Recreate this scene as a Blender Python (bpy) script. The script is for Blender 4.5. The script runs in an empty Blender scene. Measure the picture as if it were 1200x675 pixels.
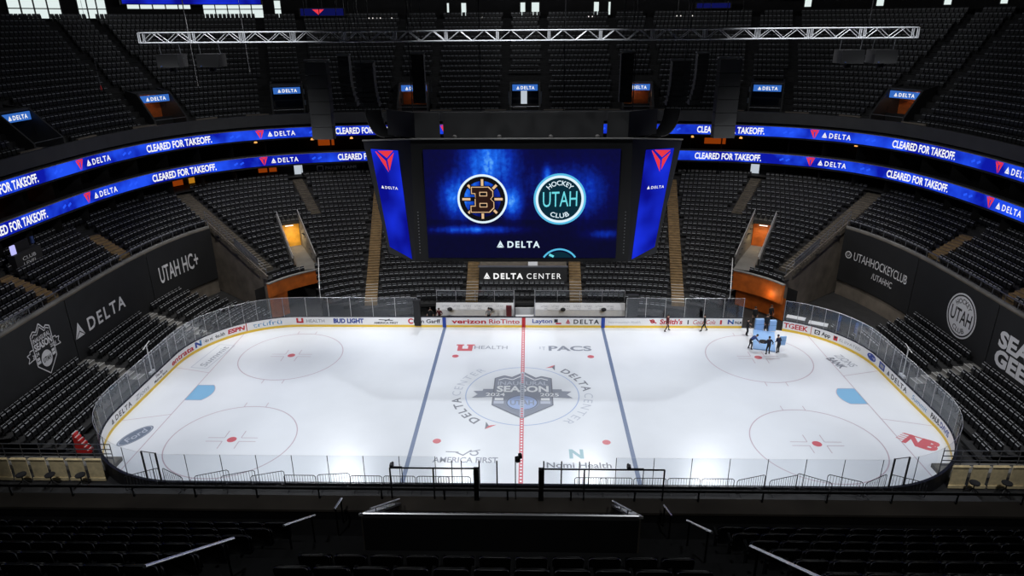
import bpy, math, random
import numpy as np

random.seed(7)
S = bpy.context.scene
COL = S.collection
PI = math.pi

# ------------------------------------------------------------------ camera, world, lights, exposure
cam_d = bpy.data.cameras.new('camera')
cam = bpy.data.objects.new('camera', cam_d); COL.objects.link(cam)
cam_d.sensor_width = 36.0
cam_d.lens = 803.08 / 1200 * 36.0
cam_d.clip_end = 400
YAW, PIT, ROLL = 0.02583, 0.37265, -0.007476
from mathutils import Matrix, Vector, Euler
cam.matrix_world = (Matrix.Translation((0.4874, -48.563, 28.23)) @ Matrix.Rotation(YAW, 4, 'Z')
                    @ Matrix.Rotation(PI / 2 - PIT, 4, 'X') @ Matrix.Rotation(ROLL, 4, 'Z'))
S.camera = cam
S.view_settings.view_transform = 'Standard'
S.view_settings.look = 'None'
S.view_settings.exposure = 0.0
S.view_settings.gamma = 1.0
S.view_settings.use_curve_mapping = False
S.cycles.max_bounces = 6
S.cycles.diffuse_bounces = 3
S.cycles.transparent_max_bounces = 16
S.cycles.sample_clamp_indirect = 4.0
S.cycles.use_denoising = True

w = bpy.data.worlds.new('world'); S.world = w; w.use_nodes = True
w.node_tree.nodes['Background'].inputs[0].default_value = (0.5, 0.6, 0.8, 1)
w.node_tree.nodes['Background'].inputs[1].default_value = 0.02

def sport_fill_spot(x, y, z, tx, ty, power, cone=46, blend=0.7, col=(0.94, 0.97, 1.0)):  # serves the rink's sport lights and the added fill spots
    d = bpy.data.lights.new('sport_fill_spot', 'SPOT'); d.energy = power; d.color = col
    d.spot_size = math.radians(cone); d.spot_blend = blend; d.shadow_soft_size = 0.45
    o = bpy.data.objects.new('sport_fill_spot', d); COL.objects.link(o); o.location = (x, y, z)
    o.rotation_euler = (Vector((tx, ty, 0)) - Vector((x, y, z))).to_track_quat('-Z', 'Y').to_euler()
LP = 15500
for x, tx in ((-25, -22), (-9, -8), (9, 8), (25, 22)):
    sport_fill_spot(x, -30, 33.5, tx, -3, LP)
    sport_fill_spot(x, 31, 33.5, tx, 0, LP)
for sx in (-1, 1):
    sport_fill_spot(sx * 40, 0, 33.5, sx * 20, 0, LP * 0.55, 44)
# added unseen spots that brighten the stands, benches and near deck
for sx in (-1, 1):
    sport_fill_spot(sx * 26, 7, 34, sx * 25, 25, 21000, 62, 0.6, (1, 0.96, 0.90))
    sport_fill_spot(sx * 9.5, 7, 34, sx * 7, 22, 12000, 58, 0.6, (1, 0.96, 0.90))
    sport_fill_spot(sx * 13, -3, 34, sx * 37, 3, 16000, 50, 0.7, (1, 0.97, 0.93))
    sport_fill_spot(sx * 15, 0, 34.5, sx * 46, 32, 8000, 60, 0.9, (0.97, 0.98, 1))
    sport_fill_spot(sx * 30, -20, 33.5, sx * 3.5, 14, 32000, 30, 0.8)  # added to brighten the far boards and benches
    sport_fill_spot(sx * 7, -44, 36, sx * 5, -35.5, 850, 60, 0.8)  # added unseen fill behind the camera for the near deck
# added unseen fill under the roof: truss spots, then overhead points
for x in (-18, 0, 18):
    sport_fill_spot(x, -9.5, 36, x, -4.5, 9000, 75, 0.5)  # added spots that brighten the truss
for x, y in ((-26, 22), (0, 26), (26, 22)):
    d = bpy.data.lights.new('overhead_fill', 'POINT'); d.energy = 1200 if x else 2600; d.color = (0.95, 0.97, 1); d.shadow_soft_size = 0.6  # added overhead fill for the upper deck
    o = bpy.data.objects.new('overhead_fill', d); COL.objects.link(o); o.location = (x, y, 34)

# ------------------------------------------------------------------ materials
MAT = {}
def mat(name, c, rough=0.6, metal=0.0, noise=0.0, nscale=3.0, emit=None, es=0.0, spec=0.5):
    m = bpy.data.materials.new(name); m.use_nodes = True
    nt = m.node_tree; b = nt.nodes['Principled BSDF']
    b.inputs['Base Color'].default_value = (*c, 1)
    b.inputs['Roughness'].default_value = rough
    b.inputs['Metallic'].default_value = metal
    b.inputs['Specular IOR Level'].default_value = spec
    if emit:
        b.inputs['Emission Color'].default_value = (*emit, 1); b.inputs['Emission Strength'].default_value = es
    if noise:
        tc = nt.nodes.new('ShaderNodeTexCoord'); n = nt.nodes.new('ShaderNodeTexNoise')
        n.inputs['Scale'].default_value = nscale; n.inputs['Detail'].default_value = 4
        r = nt.nodes.new('ShaderNodeValToRGB')
        r.color_ramp.elements[0].position = 0.3; r.color_ramp.elements[1].position = 0.7
        r.color_ramp.elements[0].color = (*[max(0, v * (1 - noise)) for v in c], 1)
        r.color_ramp.elements[1].color = (*[min(1, v * (1 + noise)) for v in c], 1)
        nt.links.new(tc.outputs['Object'], n.inputs['Vector']); nt.links.new(n.outputs['Fac'], r.inputs['Fac'])
        nt.links.new(r.outputs['Color'], b.inputs['Base Color'])
    MAT[name] = m
    return m
def glow(name, c, s=1.0):
    m = bpy.data.materials.new(name); m.use_nodes = True; nt = m.node_tree
    for n in list(nt.nodes): nt.nodes.remove(n)
    e = nt.nodes.new('ShaderNodeEmission'); o = nt.nodes.new('ShaderNodeOutputMaterial')
    e.inputs[0].default_value = (*c, 1); e.inputs[1].default_value = s
    nt.links.new(e.outputs[0], o.inputs[0]); MAT[name] = m
    return m
def lin(r, g, b):
    f = lambda v: (v / 255 / 12.92) if v / 255 <= 0.04045 else ((v / 255 + 0.055) / 1.055) ** 2.4
    return (f(r), f(g), f(b))

mat('ice', (0.80, 0.83, 0.88), 0.22, noise=0.03, nscale=0.25, spec=0.35)
mat('ice_blue_line', lin(110, 126, 158), 0.35); mat('ice_red', lin(208, 104, 116), 0.35)
mat('ice_white', (0.82, 0.84, 0.87), 0.35)
mat('ice_thin', lin(190, 172, 184), 0.35); mat('ice_crease', lin(135, 188, 226), 0.35)
mat('ice_grey', lin(140, 146, 160), 0.35); mat('ice_dark', lin(118, 122, 134), 0.35)
mat('ice_lightgrey', lin(186, 192, 206), 0.35); mat('ice_teal', lin(150, 186, 196), 0.35)
mat('ice_navy', lin(112, 124, 142), 0.35); mat('ice_newred', lin(206, 104, 112), 0.35); mat('ice_utah', lin(160, 178, 214), 0.35)
mat('board_white', (0.80, 0.80, 0.82), 0.35, noise=0.02, nscale=0.8); mat('kick_yellow', lin(232, 194, 60), 0.4)
mat('black', (0.008, 0.008, 0.009), 0.5); mat('black_soft', (0.012, 0.012, 0.013), 0.8)
mat('cap_black', (0.012, 0.013, 0.02), 0.35)
mat('ad_red', lin(190, 28, 44), 0.5); mat('ad_blue', lin(30, 60, 150), 0.5); mat('ad_black', lin(28, 30, 40), 0.5)
mat('ad_sky', lin(70, 140, 190), 0.5); mat('ad_grey', lin(150, 152, 160), 0.5)
mat('line_blue', lin(28, 66, 160), 0.4); mat('line_red', lin(178, 24, 34), 0.4)
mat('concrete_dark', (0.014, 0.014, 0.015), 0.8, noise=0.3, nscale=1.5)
mat('concrete_tan', (0.19, 0.125, 0.058), 0.8, noise=0.25, nscale=2.0)
mat('concrete_stairs', (0.10, 0.085, 0.065), 0.8, noise=0.3, nscale=2.0)
mat('concrete_wall', (0.13, 0.11, 0.09), 0.8, noise=0.3, nscale=0.7)
mat('concrete_grey', (0.17, 0.165, 0.155), 0.8, noise=0.2, nscale=0.7)
mat('seat_black', (0.009, 0.0095, 0.011), 0.45, noise=0.3, nscale=0.6)
mat('seat_edge_glint', (0.30, 0.31, 0.33), 0.35)  # overhead glints painted as a paler colour on the seat edges
mat('seat_near', (0.006, 0.006, 0.007), 0.4, noise=0.2, nscale=8.0)
mat('tarp', (0.0075, 0.008, 0.0095), 0.75, noise=0.2, nscale=0.6)
mat('print_grey', (0.62, 0.62, 0.65), 0.7)
mat('alu', (0.66, 0.67, 0.70), 0.4, 0.25); mat('chrome', (0.9, 0.9, 0.92), 0.3, 1.0)
mat('steel', (0.45, 0.45, 0.47), 0.35, 0.8)
mat('rail_white', (0.55, 0.55, 0.55), 0.35, 0.2); mat('rail_dark', (0.02, 0.02, 0.022), 0.4, 0.5)
mat('rail_grey', (0.16, 0.165, 0.18), 0.4, 0.6)
mat('orange_paint', lin(182, 92, 26), 0.6, noise=0.25, nscale=1.2); mat('yellow_wall', lin(226, 168, 58), 0.6, noise=0.2, nscale=1.5)
mat('frame_black', (0.010, 0.010, 0.011), 0.55); mat('frame_grey', (0.03, 0.03, 0.031), 0.6, noise=0.15, nscale=0.7)
mat('trim_grey', (0.20, 0.19, 0.18), 0.5)
mat('shroud', (0.035, 0.035, 0.036), 0.7, noise=0.1, nscale=0.5)
mat('speaker', (0.022, 0.022, 0.024), 0.7, noise=0.3, nscale=6)
mat('pad_blue', lin(150, 190, 240), 0.6, noise=0.05, nscale=1); mat('red_paint', lin(190, 30, 30), 0.5)
mat('bench_white', (0.72, 0.72, 0.74), 0.5, noise=0.04); mat('plywood', lin(222, 202, 158), 0.7, noise=0.15, nscale=3)
mat('blue_cloth', lin(40, 60, 110), 0.8)
mat('cloth_black', (0.010, 0.010, 0.012), 0.85); mat('cloth_navy', (0.010, 0.016, 0.045), 0.85); mat('cloth_red', (0.10, 0.012, 0.018), 0.85)
mat('cloth_grey', (0.28, 0.28, 0.28), 0.85); mat('skin', (0.42, 0.25, 0.18), 0.6); mat('hair', (0.02, 0.014, 0.01), 0.7)
mat('shirt_blue', (0.03, 0.06, 0.22), 0.85)
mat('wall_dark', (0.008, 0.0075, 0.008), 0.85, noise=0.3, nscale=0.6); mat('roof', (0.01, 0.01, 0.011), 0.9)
mat('white_plastic', (0.7, 0.7, 0.72), 0.4)
glow('led_white', (1, 1, 1), 0.95); glow('led_red', lin(236, 58, 72), 0.95); glow('led_pale', lin(170, 205, 255), 0.9)
glow('led_blue_bright', lin(40, 90, 255), 1.0)
glow('sign_blue', lin(62, 120, 215), 0.75); glow('window_sky', lin(225, 238, 236), 1.0)
glow('lamp_warm', (1.0, 0.42, 0.10), 1.3); glow('lamp_white', (1, 0.96, 0.9), 1.5); glow('white_glow', lin(205, 215, 225), 0.8)
glow('alcove_orange_glow', lin(170, 70, 14), 0.55); glow('alcove_amber_glow', lin(196, 130, 30), 0.75)
glow('dim_led', lin(14, 18, 78), 0.9)
glow('monitor', lin(190, 190, 255), 1.0)
# screen colours
glow('scr_cyan', lin(112, 222, 232), 1.0); glow('scr_white', lin(226, 246, 255), 1.0); glow('scr_gold', lin(236, 196, 150), 0.95)
glow('scr_black', lin(18, 18, 22), 1.0); glow('scr_brown', lin(44, 26, 22), 1.0); glow('scr_teal', lin(12, 44, 58), 1.0)
glow('scr_halo', lin(90, 190, 230), 1.0)

def ribbon_mat():
    m = bpy.data.materials.new('ribbon_led'); m.use_nodes = True; nt = m.node_tree
    for n in list(nt.nodes): nt.nodes.remove(n)
    N = nt.nodes.new; L = nt.links.new
    e = N('ShaderNodeEmission'); o = N('ShaderNodeOutputMaterial'); tc = N('ShaderNodeTexCoord'); n = N('ShaderNodeTexNoise')
    n.inputs['Scale'].default_value = 0.35; n.inputs['Detail'].default_value = 3
    r = N('ShaderNodeValToRGB'); r.color_ramp.elements[0].position = 0.38; r.color_ramp.elements[1].position = 0.66
    r.color_ramp.elements[0].color = (*lin(14, 26, 168), 1); r.color_ramp.elements[1].color = (*lin(36, 84, 250), 1)
    L(tc.outputs['Object'], n.inputs['Vector']); L(n.outputs['Fac'], r.inputs['Fac']); L(r.outputs['Color'], e.inputs[0])
    e.inputs[1].default_value = 0.95; L(e.outputs[0], o.inputs[0]); MAT['ribbon_led'] = m
ribbon_mat()

def screen_mat():
    """the moving picture on the main screen: deep blue, light beams, a bright splash on the left"""
    m = bpy.data.materials.new('screen_picture'); m.use_nodes = True; nt = m.node_tree
    for n in list(nt.nodes): nt.nodes.remove(n)
    N = nt.nodes.new; L = nt.links.new
    tc = N('ShaderNodeTexCoord'); sep = N('ShaderNodeSeparateXYZ'); L(tc.outputs['Object'], sep.inputs[0])
    def math_(op, a, b=None, c=None):
        n = N('ShaderNodeMath'); n.operation = op
        for i, v in enumerate((a, b, c)):
            if v is None: continue
            if isinstance(v, (int, float)): n.inputs[i].default_value = v
            else: L(v, n.inputs[i])
        return n.outputs[0]
    X, Z = sep.outputs['X'], sep.outputs['Z']
    def blob(cx, cz, sx, sz, amp):
        a = math_('POWER', math_('DIVIDE', math_('SUBTRACT', X, cx), sx), 2)
        b = math_('POWER', math_('DIVIDE', math_('SUBTRACT', Z, cz), sz), 2)
        return math_('MULTIPLY', math_('EXPONENT', math_('MULTIPLY', math_('ADD', a, b), -1)), amp)
    nz = N('ShaderNodeTexNoise'); mp = N('ShaderNodeMapping'); mp.inputs['Scale'].default_value = (1.6, 1, 0.22)
    mp.inputs['Rotation'].default_value = (0, 0.35, 0)
    L(tc.outputs['Object'], mp.inputs[0]); L(mp.outputs[0], nz.inputs['Vector']); nz.inputs['Scale'].default_value = 1.2; nz.inputs['Detail'].default_value = 5
    beams = blob(-2.1, 2.8, 1.5, 1.9, 0.62)
    for t in (blob(-4.1, 0.5, 1.1, 1.2, 0.62), blob(-0.6, 0.2, 0.55, 0.9, 0.75), blob(3.0, 1.3, 2.2, 1.3, 0.24),
              blob(1.7, 1.9, 0.25, 0.6, 0.5), blob(4.4, 0.4, 1.0, 1.6, 0.15), blob(-3.2, -1.7, 2.5, 0.25, 0.45), blob(5.6, -2.0, 1.1, 0.3, 0.28)):
        beams = math_('ADD', beams, t)
    fine = N('ShaderNodeTexNoise'); fine.inputs['Scale'].default_value = 3.5; fine.inputs['Detail'].default_value = 6
    L(tc.outputs['Object'], fine.inputs['Vector'])
    v = math_('MULTIPLY', beams, math_('MULTIPLY_ADD', nz.outputs['Fac'], 1.5, 0.25))
    v = math_('MULTIPLY', v, math_('MULTIPLY_ADD', fine.outputs['Fac'], 0.9, 0.55))
    low = math_('MULTIPLY_ADD', math_('LESS_THAN', Z, -1.0), -0.03, 0.06)
    v = math_('ADD', v, math_('MULTIPLY', low, math_('ADD', fine.outputs['Fac'], 0.5)))
    r = N('ShaderNodeValToRGB'); cr = r.color_ramp
    cr.elements[0].position = 0.0; cr.elements[0].color = (*lin(12, 12, 26), 1)
    cr.elements[1].position = 1.0; cr.elements[1].color = (*lin(120, 205, 255), 1)
    for p, c in ((0.12, lin(12, 14, 74)), (0.35, lin(14, 46, 168)), (0.65, lin(30, 108, 240))):
        k = cr.elements.new(p); k.color = (*c, 1)
    L(v, r.inputs['Fac'])
    e = N('ShaderNodeEmission'); o = N('ShaderNodeOutputMaterial'); L(r.outputs['Color'], e.inputs[0]); L(e.outputs[0], o.inputs[0])
    MAT['screen_picture'] = m
screen_mat()

def corner_mat():
    m = bpy.data.materials.new('corner_led'); m.use_nodes = True; nt = m.node_tree
    for n in list(nt.nodes): nt.nodes.remove(n)
    N = nt.nodes.new; L = nt.links.new
    tc = N('ShaderNodeTexCoord'); n = N('ShaderNodeTexNoise'); n.inputs['Scale'].default_value = 0.3
    r = N('ShaderNodeValToRGB'); r.color_ramp.elements[0].position = 0.35; r.color_ramp.elements[1].position = 0.65
    r.color_ramp.elements[0].color = (*lin(12, 16, 138), 1); r.color_ramp.elements[1].color = (*lin(26, 50, 226), 1)
    e = N('ShaderNodeEmission'); o = N('ShaderNodeOutputMaterial')
    L(tc.outputs['Object'], n.inputs['Vector']); L(n.outputs['Fac'], r.inputs['Fac']); L(r.outputs['Color'], e.inputs[0]); L(e.outputs[0], o.inputs[0])
    MAT['corner_led'] = m
corner_mat()

def glass_mat(name, refl, tint=(0.9, 0.92, 0.94)):
    m = bpy.data.materials.new(name); m.use_nodes = True; nt = m.node_tree
    for n in list(nt.nodes): nt.nodes.remove(n)
    N = nt.nodes.new; L = nt.links.new
    t = N('ShaderNodeBsdfTransparent'); t.inputs[0].default_value = (*tint, 1)
    g = N('ShaderNodeBsdfGlossy'); g.inputs['Roughness'].default_value = 0.12; g.inputs[0].default_value = (0.9, 0.93, 0.97, 1)
    f = N('ShaderNodeFresnel'); f.inputs[0].default_value = 1.45
    a = N('ShaderNodeMath'); a.operation = 'MULTIPLY_ADD'; a.inputs[1].default_value = 0.07; a.inputs[2].default_value = refl
    x = N('ShaderNodeMixShader'); o = N('ShaderNodeOutputMaterial')
    L(f.outputs[0], a.inputs[0]); L(a.outputs[0], x.inputs[0]); L(t.outputs[0], x.inputs[1]); L(g.outputs[0], x.inputs[2]); L(x.outputs[0], o.inputs[0])
    MAT[name] = m
glass_mat('rink_glass', 0.07); glass_mat('rail_glass', 0.05)

# ------------------------------------------------------------------ helpers
def tag(o, label=None, cat=None, group=None, kind=None):
    if label: o['label'] = label
    if cat: o['category'] = cat
    if group: o['group'] = group
    if kind: o['kind'] = kind
    return o
def empty(name, loc, label, cat, group=None, rz=0):
    o = bpy.data.objects.new(name, None); COL.objects.link(o); o.location = loc; o.rotation_euler = (0, 0, rz)
    o.empty_display_size = 0.2
    return tag(o, label, cat, group)
class MB:
    """collects shapes for ONE mesh object"""
    def __init__(s): s.v = []; s.f = []; s.m = []
    def add(s, v, f, m=0):
        n = len(s.v); s.v.extend([tuple(p) for p in v]); s.f.extend([tuple(i + n for i in q) for q in f]); s.m.extend([m] * len(f)); return s
    def quad(s, a, b, c, d, m=0): return s.add([a, b, c, d], [(0, 1, 2, 3)], m)
    def box(s, c, sz, rz=0, m=0, tx=1.0, ty=1.0):
        cx, cy, cz = c; x, y, z = [k / 2 for k in sz]; ca, sa = math.cos(rz), math.sin(rz); v = []
        for k in (-1, 1):
            fx, fy = (tx, ty) if k > 0 else (1, 1)
            for i, j in ((-1, -1), (1, -1), (1, 1), (-1, 1)):
                px, py = i * x * fx, j * y * fy
                v.append((cx + px * ca - py * sa, cy + px * sa + py * ca, cz + k * z))
        return s.add(v, [(0, 3, 2, 1), (4, 5, 6, 7), (0, 1, 5, 4), (1, 2, 6, 5), (2, 3, 7, 6), (3, 0, 4, 7)], m)
    def box2(s, lo, hi, m=0):
        return s.box([(a + b) / 2 for a, b in zip(lo, hi)], [b - a for a, b in zip(lo, hi)], 0, m)
    def tube(s, p, q, r, n=6, m=0):
        p, q = Vector(p), Vector(q); d = (q - p).normalized()
        u = d.cross(Vector((0, 0, 1)) if abs(d.z) < 0.9 else Vector((1, 0, 0))).normalized(); t = d.cross(u)
        v = [c + (u * math.cos(2 * PI * i / n) + t * math.sin(2 * PI * i / n)) * r for c in (p, q) for i in range(n)]
        return s.add(v, [(i, (i + 1) % n, n + (i + 1) % n, n + i) for i in range(n)] + [tuple(range(n - 1, -1, -1)), tuple(range(n, 2 * n))], m)
    def poly(s, pts, r, n=6, m=0):
        for a, b in zip(pts, pts[1:]): s.tube(a, b, r, n, m)
        return s
    def lathe(s, prof, c=(0, 0, 0), n=16, m=0):
        v = [(c[0] + r * math.cos(2 * PI * i / n), c[1] + r * math.sin(2 * PI * i / n), c[2] + z) for r, z in prof for i in range(n)]
        f = [(j * n + i, j * n + (i + 1) % n, (j + 1) * n + (i + 1) % n, (j + 1) * n + i) for j in range(len(prof) - 1) for i in range(n)]
        f += [tuple(range(n - 1, -1, -1)), tuple(range((len(prof) - 1) * n, len(prof) * n))]
        return s.add(v, f, m)
    def prism(s, pts, fmap, h0, h1, m=0):
        """2-D outline pushed from depth h0 to h1 through fmap(u, v, h)"""
        n = len(pts); v = [fmap(u, w_, h0) for u, w_ in pts] + [fmap(u, w_, h1) for u, w_ in pts]
        return s.add(v, [tuple(range(n)), tuple(range(2 * n - 1, n - 1, -1))] + [(i, (i + 1) % n, n + (i + 1) % n, n + i) for i in range(n)], m)
    def build(s, name, mats, parent=None, smooth=False):
        me = bpy.data.meshes.new(name); me.from_pydata(s.v, [], s.f)
        ms = mats if isinstance(mats, (list, tuple)) else [mats]
        for k in ms: me.materials.append(MAT[k])
        if len(ms) > 1: me.polygons.foreach_set('material_index', s.m)
        if smooth: me.polygons.foreach_set('use_smooth', [True] * len(s.f))
        o = bpy.data.objects.new(name, me); COL.objects.link(o)
        if parent: o.parent = parent
        return o
def structure(o, label, cat): return tag(o, label, cat, kind='structure')
def rel(parent):
    """children are given in world metres; keep them there under an Empty"""
    M = (Matrix.Translation(parent.location) @ parent.rotation_euler.to_matrix().to_4x4()).inverted()
    for c in parent.children: c.matrix_parent_inverse = M
    return parent

_T = {}
def glyphs(s, bold):
    k = (s, bold); sp = 1.3 if s in ('DELTA', 'CENTER') else 1.0
    if k not in _T:
        c = bpy.data.curves.new('t', 'FONT'); c.body = s; c.size = 1; c.offset = bold; c.resolution_u = 3; c.space_character = sp
        o = bpy.data.objects.new('t', c); me = bpy.data.meshes.new_from_object(o)
        v = np.array([q.co[:2] for q in me.vertices]).reshape(-1, 2); f = [tuple(p.vertices) for p in me.polygons]
        bpy.data.objects.remove(o); bpy.data.curves.remove(c); bpy.data.meshes.remove(me)
        v[:, 0] -= v[:, 0].min(); base = 0.0; cap = 0.71 if s.lower() != s or any(ch.isdigit() for ch in s) else 0.71
        _T[k] = (v / np.array([1, cap]), f, v[:, 0].max())
    return _T[k]
class Deco(MB):
    """lettering and marks laid on a surface: fmap(u, v, h) -> world point"""
    def __init__(s, fmap): super().__init__(); s.fm = fmap
    def text(s, t, u0, u1, v0, ht, m=0, h=1, bold=0.012, slant=0.0, vslope=0.0):
        v, f, wd = glyphs(t, bold); k = (u1 - u0) / wd
        return s.add([s.fm(u0 + x * k + y * ht * slant, v0 + y * ht + x * k * vslope, h) for x, y in v], f, m)
    def arc(s, t, cx, cy, r, a0, a1, ht, m=0, h=1, bold=0.012, flip=False, sx=1, sy=1):
        """text along a circle, clockwise, feet towards the centre (flip: anticlockwise, heads towards it)"""
        v, f, wd = glyphs(t, bold); q = []
        for x, y in v:
            a = math.radians(a0 + (a1 - a0) * x / wd); rr = r + (ht - y * ht if flip else y * ht)
            q.append(s.fm(cx + rr * math.cos(a) * sx, cy + rr * math.sin(a) * sy, h))
        return s.add(q, f, m)
    def shape(s, pts, m=0, h=1): return s.add([s.fm(u, v, h) for u, v in pts], [tuple(range(len(pts)))], m)
    def rect(s, u0, v0, u1, v1, m=0, h=1, n=1):
        for i in range(n):
            a = u0 + (u1 - u0) * i / n; b = u0 + (u1 - u0) * (i + 1) / n
            s.shape([(a, v0), (b, v0), (b, v1), (a, v1)], m, h)
        return s
    def ring(s, cx, cy, r0, r1, m=0, h=1, n=48, a0=0, a1=360, sx=1, sy=1):
        for i in range(n):
            a, b = math.radians(a0 + (a1 - a0) * i / n), math.radians(a0 + (a1 - a0) * (i + 1) / n)
            s.shape([(cx + r * math.cos(t) * sx, cy + r * math.sin(t) * sy) for r, t in ((r0, a), (r1, a), (r1, b), (r0, b))], m, h)
        return s
    def disc(s, cx, cy, r, m=0, h=1, n=40, sx=1, sy=1):
        return s.shape([(cx + r * math.cos(2 * PI * i / n) * sx, cy + r * math.sin(2 * PI * i / n) * sy) for i in range(n)], m, h)
    def line(s, a, b, wd, m=0, h=1):
        dx, dy = b[0] - a[0], b[1] - a[1]; L = math.hypot(dx, dy); nx, ny = -dy / L * wd / 2, dx / L * wd / 2
        return s.shape([(a[0] + nx, a[1] + ny), (b[0] + nx, b[1] + ny), (b[0] - nx, b[1] - ny), (a[0] - nx, a[1] - ny)], m, h)
    def outline(s, pts, wd, m=0, h=1):
        for i in range(len(pts)): s.line(pts[i], pts[(i + 1) % len(pts)], wd, m, h)
        return s
    def widget(s, u, v, sz, m=0, h=1, down=False):
        """triangular airline mark made of three blades"""
        d = -1 if down else 1; P = lambda x, y: (u + x * sz, v + (y if not down else 1 - y) * sz)
        s.shape([P(0.5, 1.0), P(0.52, 0.42), P(0.04, 0.10), P(0.0, 0.0)], m, h)
        s.shape([P(0.5, 1.0), P(1.0, 0.0), P(0.96, 0.10), P(0.54, 0.42)], m, h)
        s.shape([P(0.08, 0.0), P(0.92, 0.0), P(0.53, 0.34)], m, h)
        return s
def plane_map(o, U, V, step=0.004):
    o, U, V = Vector(o), Vector(U), Vector(V); N = U.cross(V).normalized()
    return lambda u, v, h: tuple(o + U * u + V * v + N * (h * step))
class Path:
    """polyline walked with the arena's inside on the right-hand side"""
    def __init__(s, pts, closed=True):
        P=[tuple(p) for p in pts]
        if closed: P.append(P[0])
        s.P=np.array(P,float); d=np.linalg.norm(np.diff(s.P,axis=0),axis=1)
        s.c=np.concatenate([[0],np.cumsum(d)]); s.L=s.c[-1]
    def at(s,t):
        t=t%s.L; i=min(max(int(np.searchsorted(s.c,t,side='right'))-1,0),len(s.P)-2)
        a,b=s.P[i],s.P[i+1]; l=max(s.c[i+1]-s.c[i],1e-9); f=(t-s.c[i])/l
        d=(b-a)/l
        return a+(b-a)*f, d, np.array([d[1],-d[0]])   # point, tangent, inward normal
    def near(s,x,y):
        d=((s.P-np.array([x,y]))**2).sum(1); i=int(d.argmin()); return float(s.c[min(i,len(s.c)-1)])
def rpoint(phi,b,D=5.2,n=3.7):
    a=b+D; c,sn=math.cos(phi),math.sin(phi)
    r=(abs(c/a)**n+abs(sn/b)**n)**(-1/n); return (r*c,r*sn)
def ring(b,m=900):   # starts at the near side, goes clockwise: left end, far side, right end
    return Path([rpoint(-math.pi/2-2*math.pi*i/m,b) for i in range(m)])
def rrect(hx,hy,r,k=24):
    pts=[]
    for cx,cy,a0 in ((-hx+r,-hy+r,-90),(-hx+r,hy-r,180),(hx-r,hy-r,90),(hx-r,-hy+r,0)):
        for i in range(k+1):
            a=math.radians(a0-90*i/k); pts.append((cx+r*math.cos(a),cy+r*math.sin(a)))
    q=[]
    for i,p in enumerate(pts):
        w=pts[(i+1)%len(pts)]; L=math.dist(p,w); m=max(1,int(L/.5))
        for j in range(m): q.append((p[0]+(w[0]-p[0])*j/m,p[1]+(w[1]-p[1])*j/m))
    return Path(q)

# ------------------------------------------------------------------ plan curves: rings of the bowl and the rink outline
def zl(b): return 1.0 + 0.377 * (b - 15.2)           # lower bowl
def bval(x, y, D=5.2, n=3.7):
    lo, hi = 1.0, 120.0
    for _ in range(44):
        mid = (lo + hi) / 2
        if (abs(x) / (mid + D)) ** n + (abs(y) / mid) ** n > 1: lo = mid
        else: hi = mid
    return lo
RB = rrect(30.48, 12.95, 8.53)                        # inner face of the boards
def path_map(path, off=0.0, step=0.006):
    """u = metres along the path, v = height, h = layers towards the inside"""
    def f(u, v, h):
        p, d, n = path.at(u); q = p + n * (off + h * step); return (q[0], q[1], v)
    return f
def strip(mb, path, s0, s1, prof, m=0, ds=0.5):
    """sweep an open profile [(inward offset, z)] along a path"""
    k = max(1, int(math.ceil((s1 - s0) / ds)))
    rows = []
    for i in range(k + 1):
        p, d, n = path.at(s0 + (s1 - s0) * i / k); rows.append([(p[0] + n[0] * a, p[1] + n[1] * a, z) for a, z in prof])
    n0 = len(prof)
    mb.add([q for r in rows for q in r], [(i * n0 + j, i * n0 + j + 1, (i + 1) * n0 + j + 1, (i + 1) * n0 + j) for i in range(k) for j in range(n0 - 1)], m)
    return mb
def solid_strip(mb, path, s0, s1, prof, m=0, ds=0.5):
    """same with a closed profile and end caps"""
    strip(mb, path, s0, s1, list(prof) + [prof[0]], m, ds)
    for s_ in (s0, s1):
        p, d, n = path.at(s_); mb.add([(p[0] + n[0] * a, p[1] + n[1] * a, z) for a, z in prof], [tuple(range(len(prof)))], m)
    return mb

# ------------------------------------------------------------------ the setting: floor, ice, roof
f = MB(); f.box2((-75, -75, -0.3), (75, 75, -0.06)); structure(f.build('floor', 'concrete_dark'), 'dark concrete arena floor around the ice', 'floor')
c = MB(); c.box2((-75, -75, 38), (75, 75, 38.4)); structure(c.build('ceiling', 'roof'), 'black arena roof high above the bowl', 'ceiling')
m_ = MB(); pts = [tuple(p) for p in RB.P[:-1]]
m_.add([(x, y, 0) for x, y in pts] + [(x, y, -0.05) for x, y in pts], [tuple(range(len(pts)))[::-1]] + [(i, (i + 1) % len(pts), len(pts) + (i + 1) % len(pts), len(pts) + i) for i in range(len(pts))])
ICE = structure(m_.build('floor_ice', 'ice'), 'bright white ice sheet of the hockey rink', 'ice')
ICE_MATS = ['ice_blue_line', 'ice_red', 'ice_white', 'ice_thin', 'ice_crease', 'ice_grey', 'ice_dark', 'ice_lightgrey', 'ice_teal', 'ice_navy', 'ice_newred', 'ice_utah']
BL, RE, WH, TH, CR, GR, DK, LG, TE, NV, NR, UT = range(12)
icemap = lambda u, v, h: (u, v, 0.004 * h)
def ice_part(name, d, label=None):
    o = d.build(name, ICE_MATS, ICE)
    if label: o['label'] = label
    return o
ft = 0.3048
for s in (-1, 1):
    ice_part('blue_line', Deco(icemap).rect(s * 25.5 * ft - 0.15, -12.93, s * 25.5 * ft + 0.15, 12.93, BL))
d = Deco(icemap); d.rect(-0.15, -12.93, 0.15, 12.93, RE, 3)
for i in range(74):
    y = -12.75 + i * 0.349; d.rect(-0.07, y, 0.07, y + 0.17, WH, 4)
ice_part('centre_red_line', d)
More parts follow.
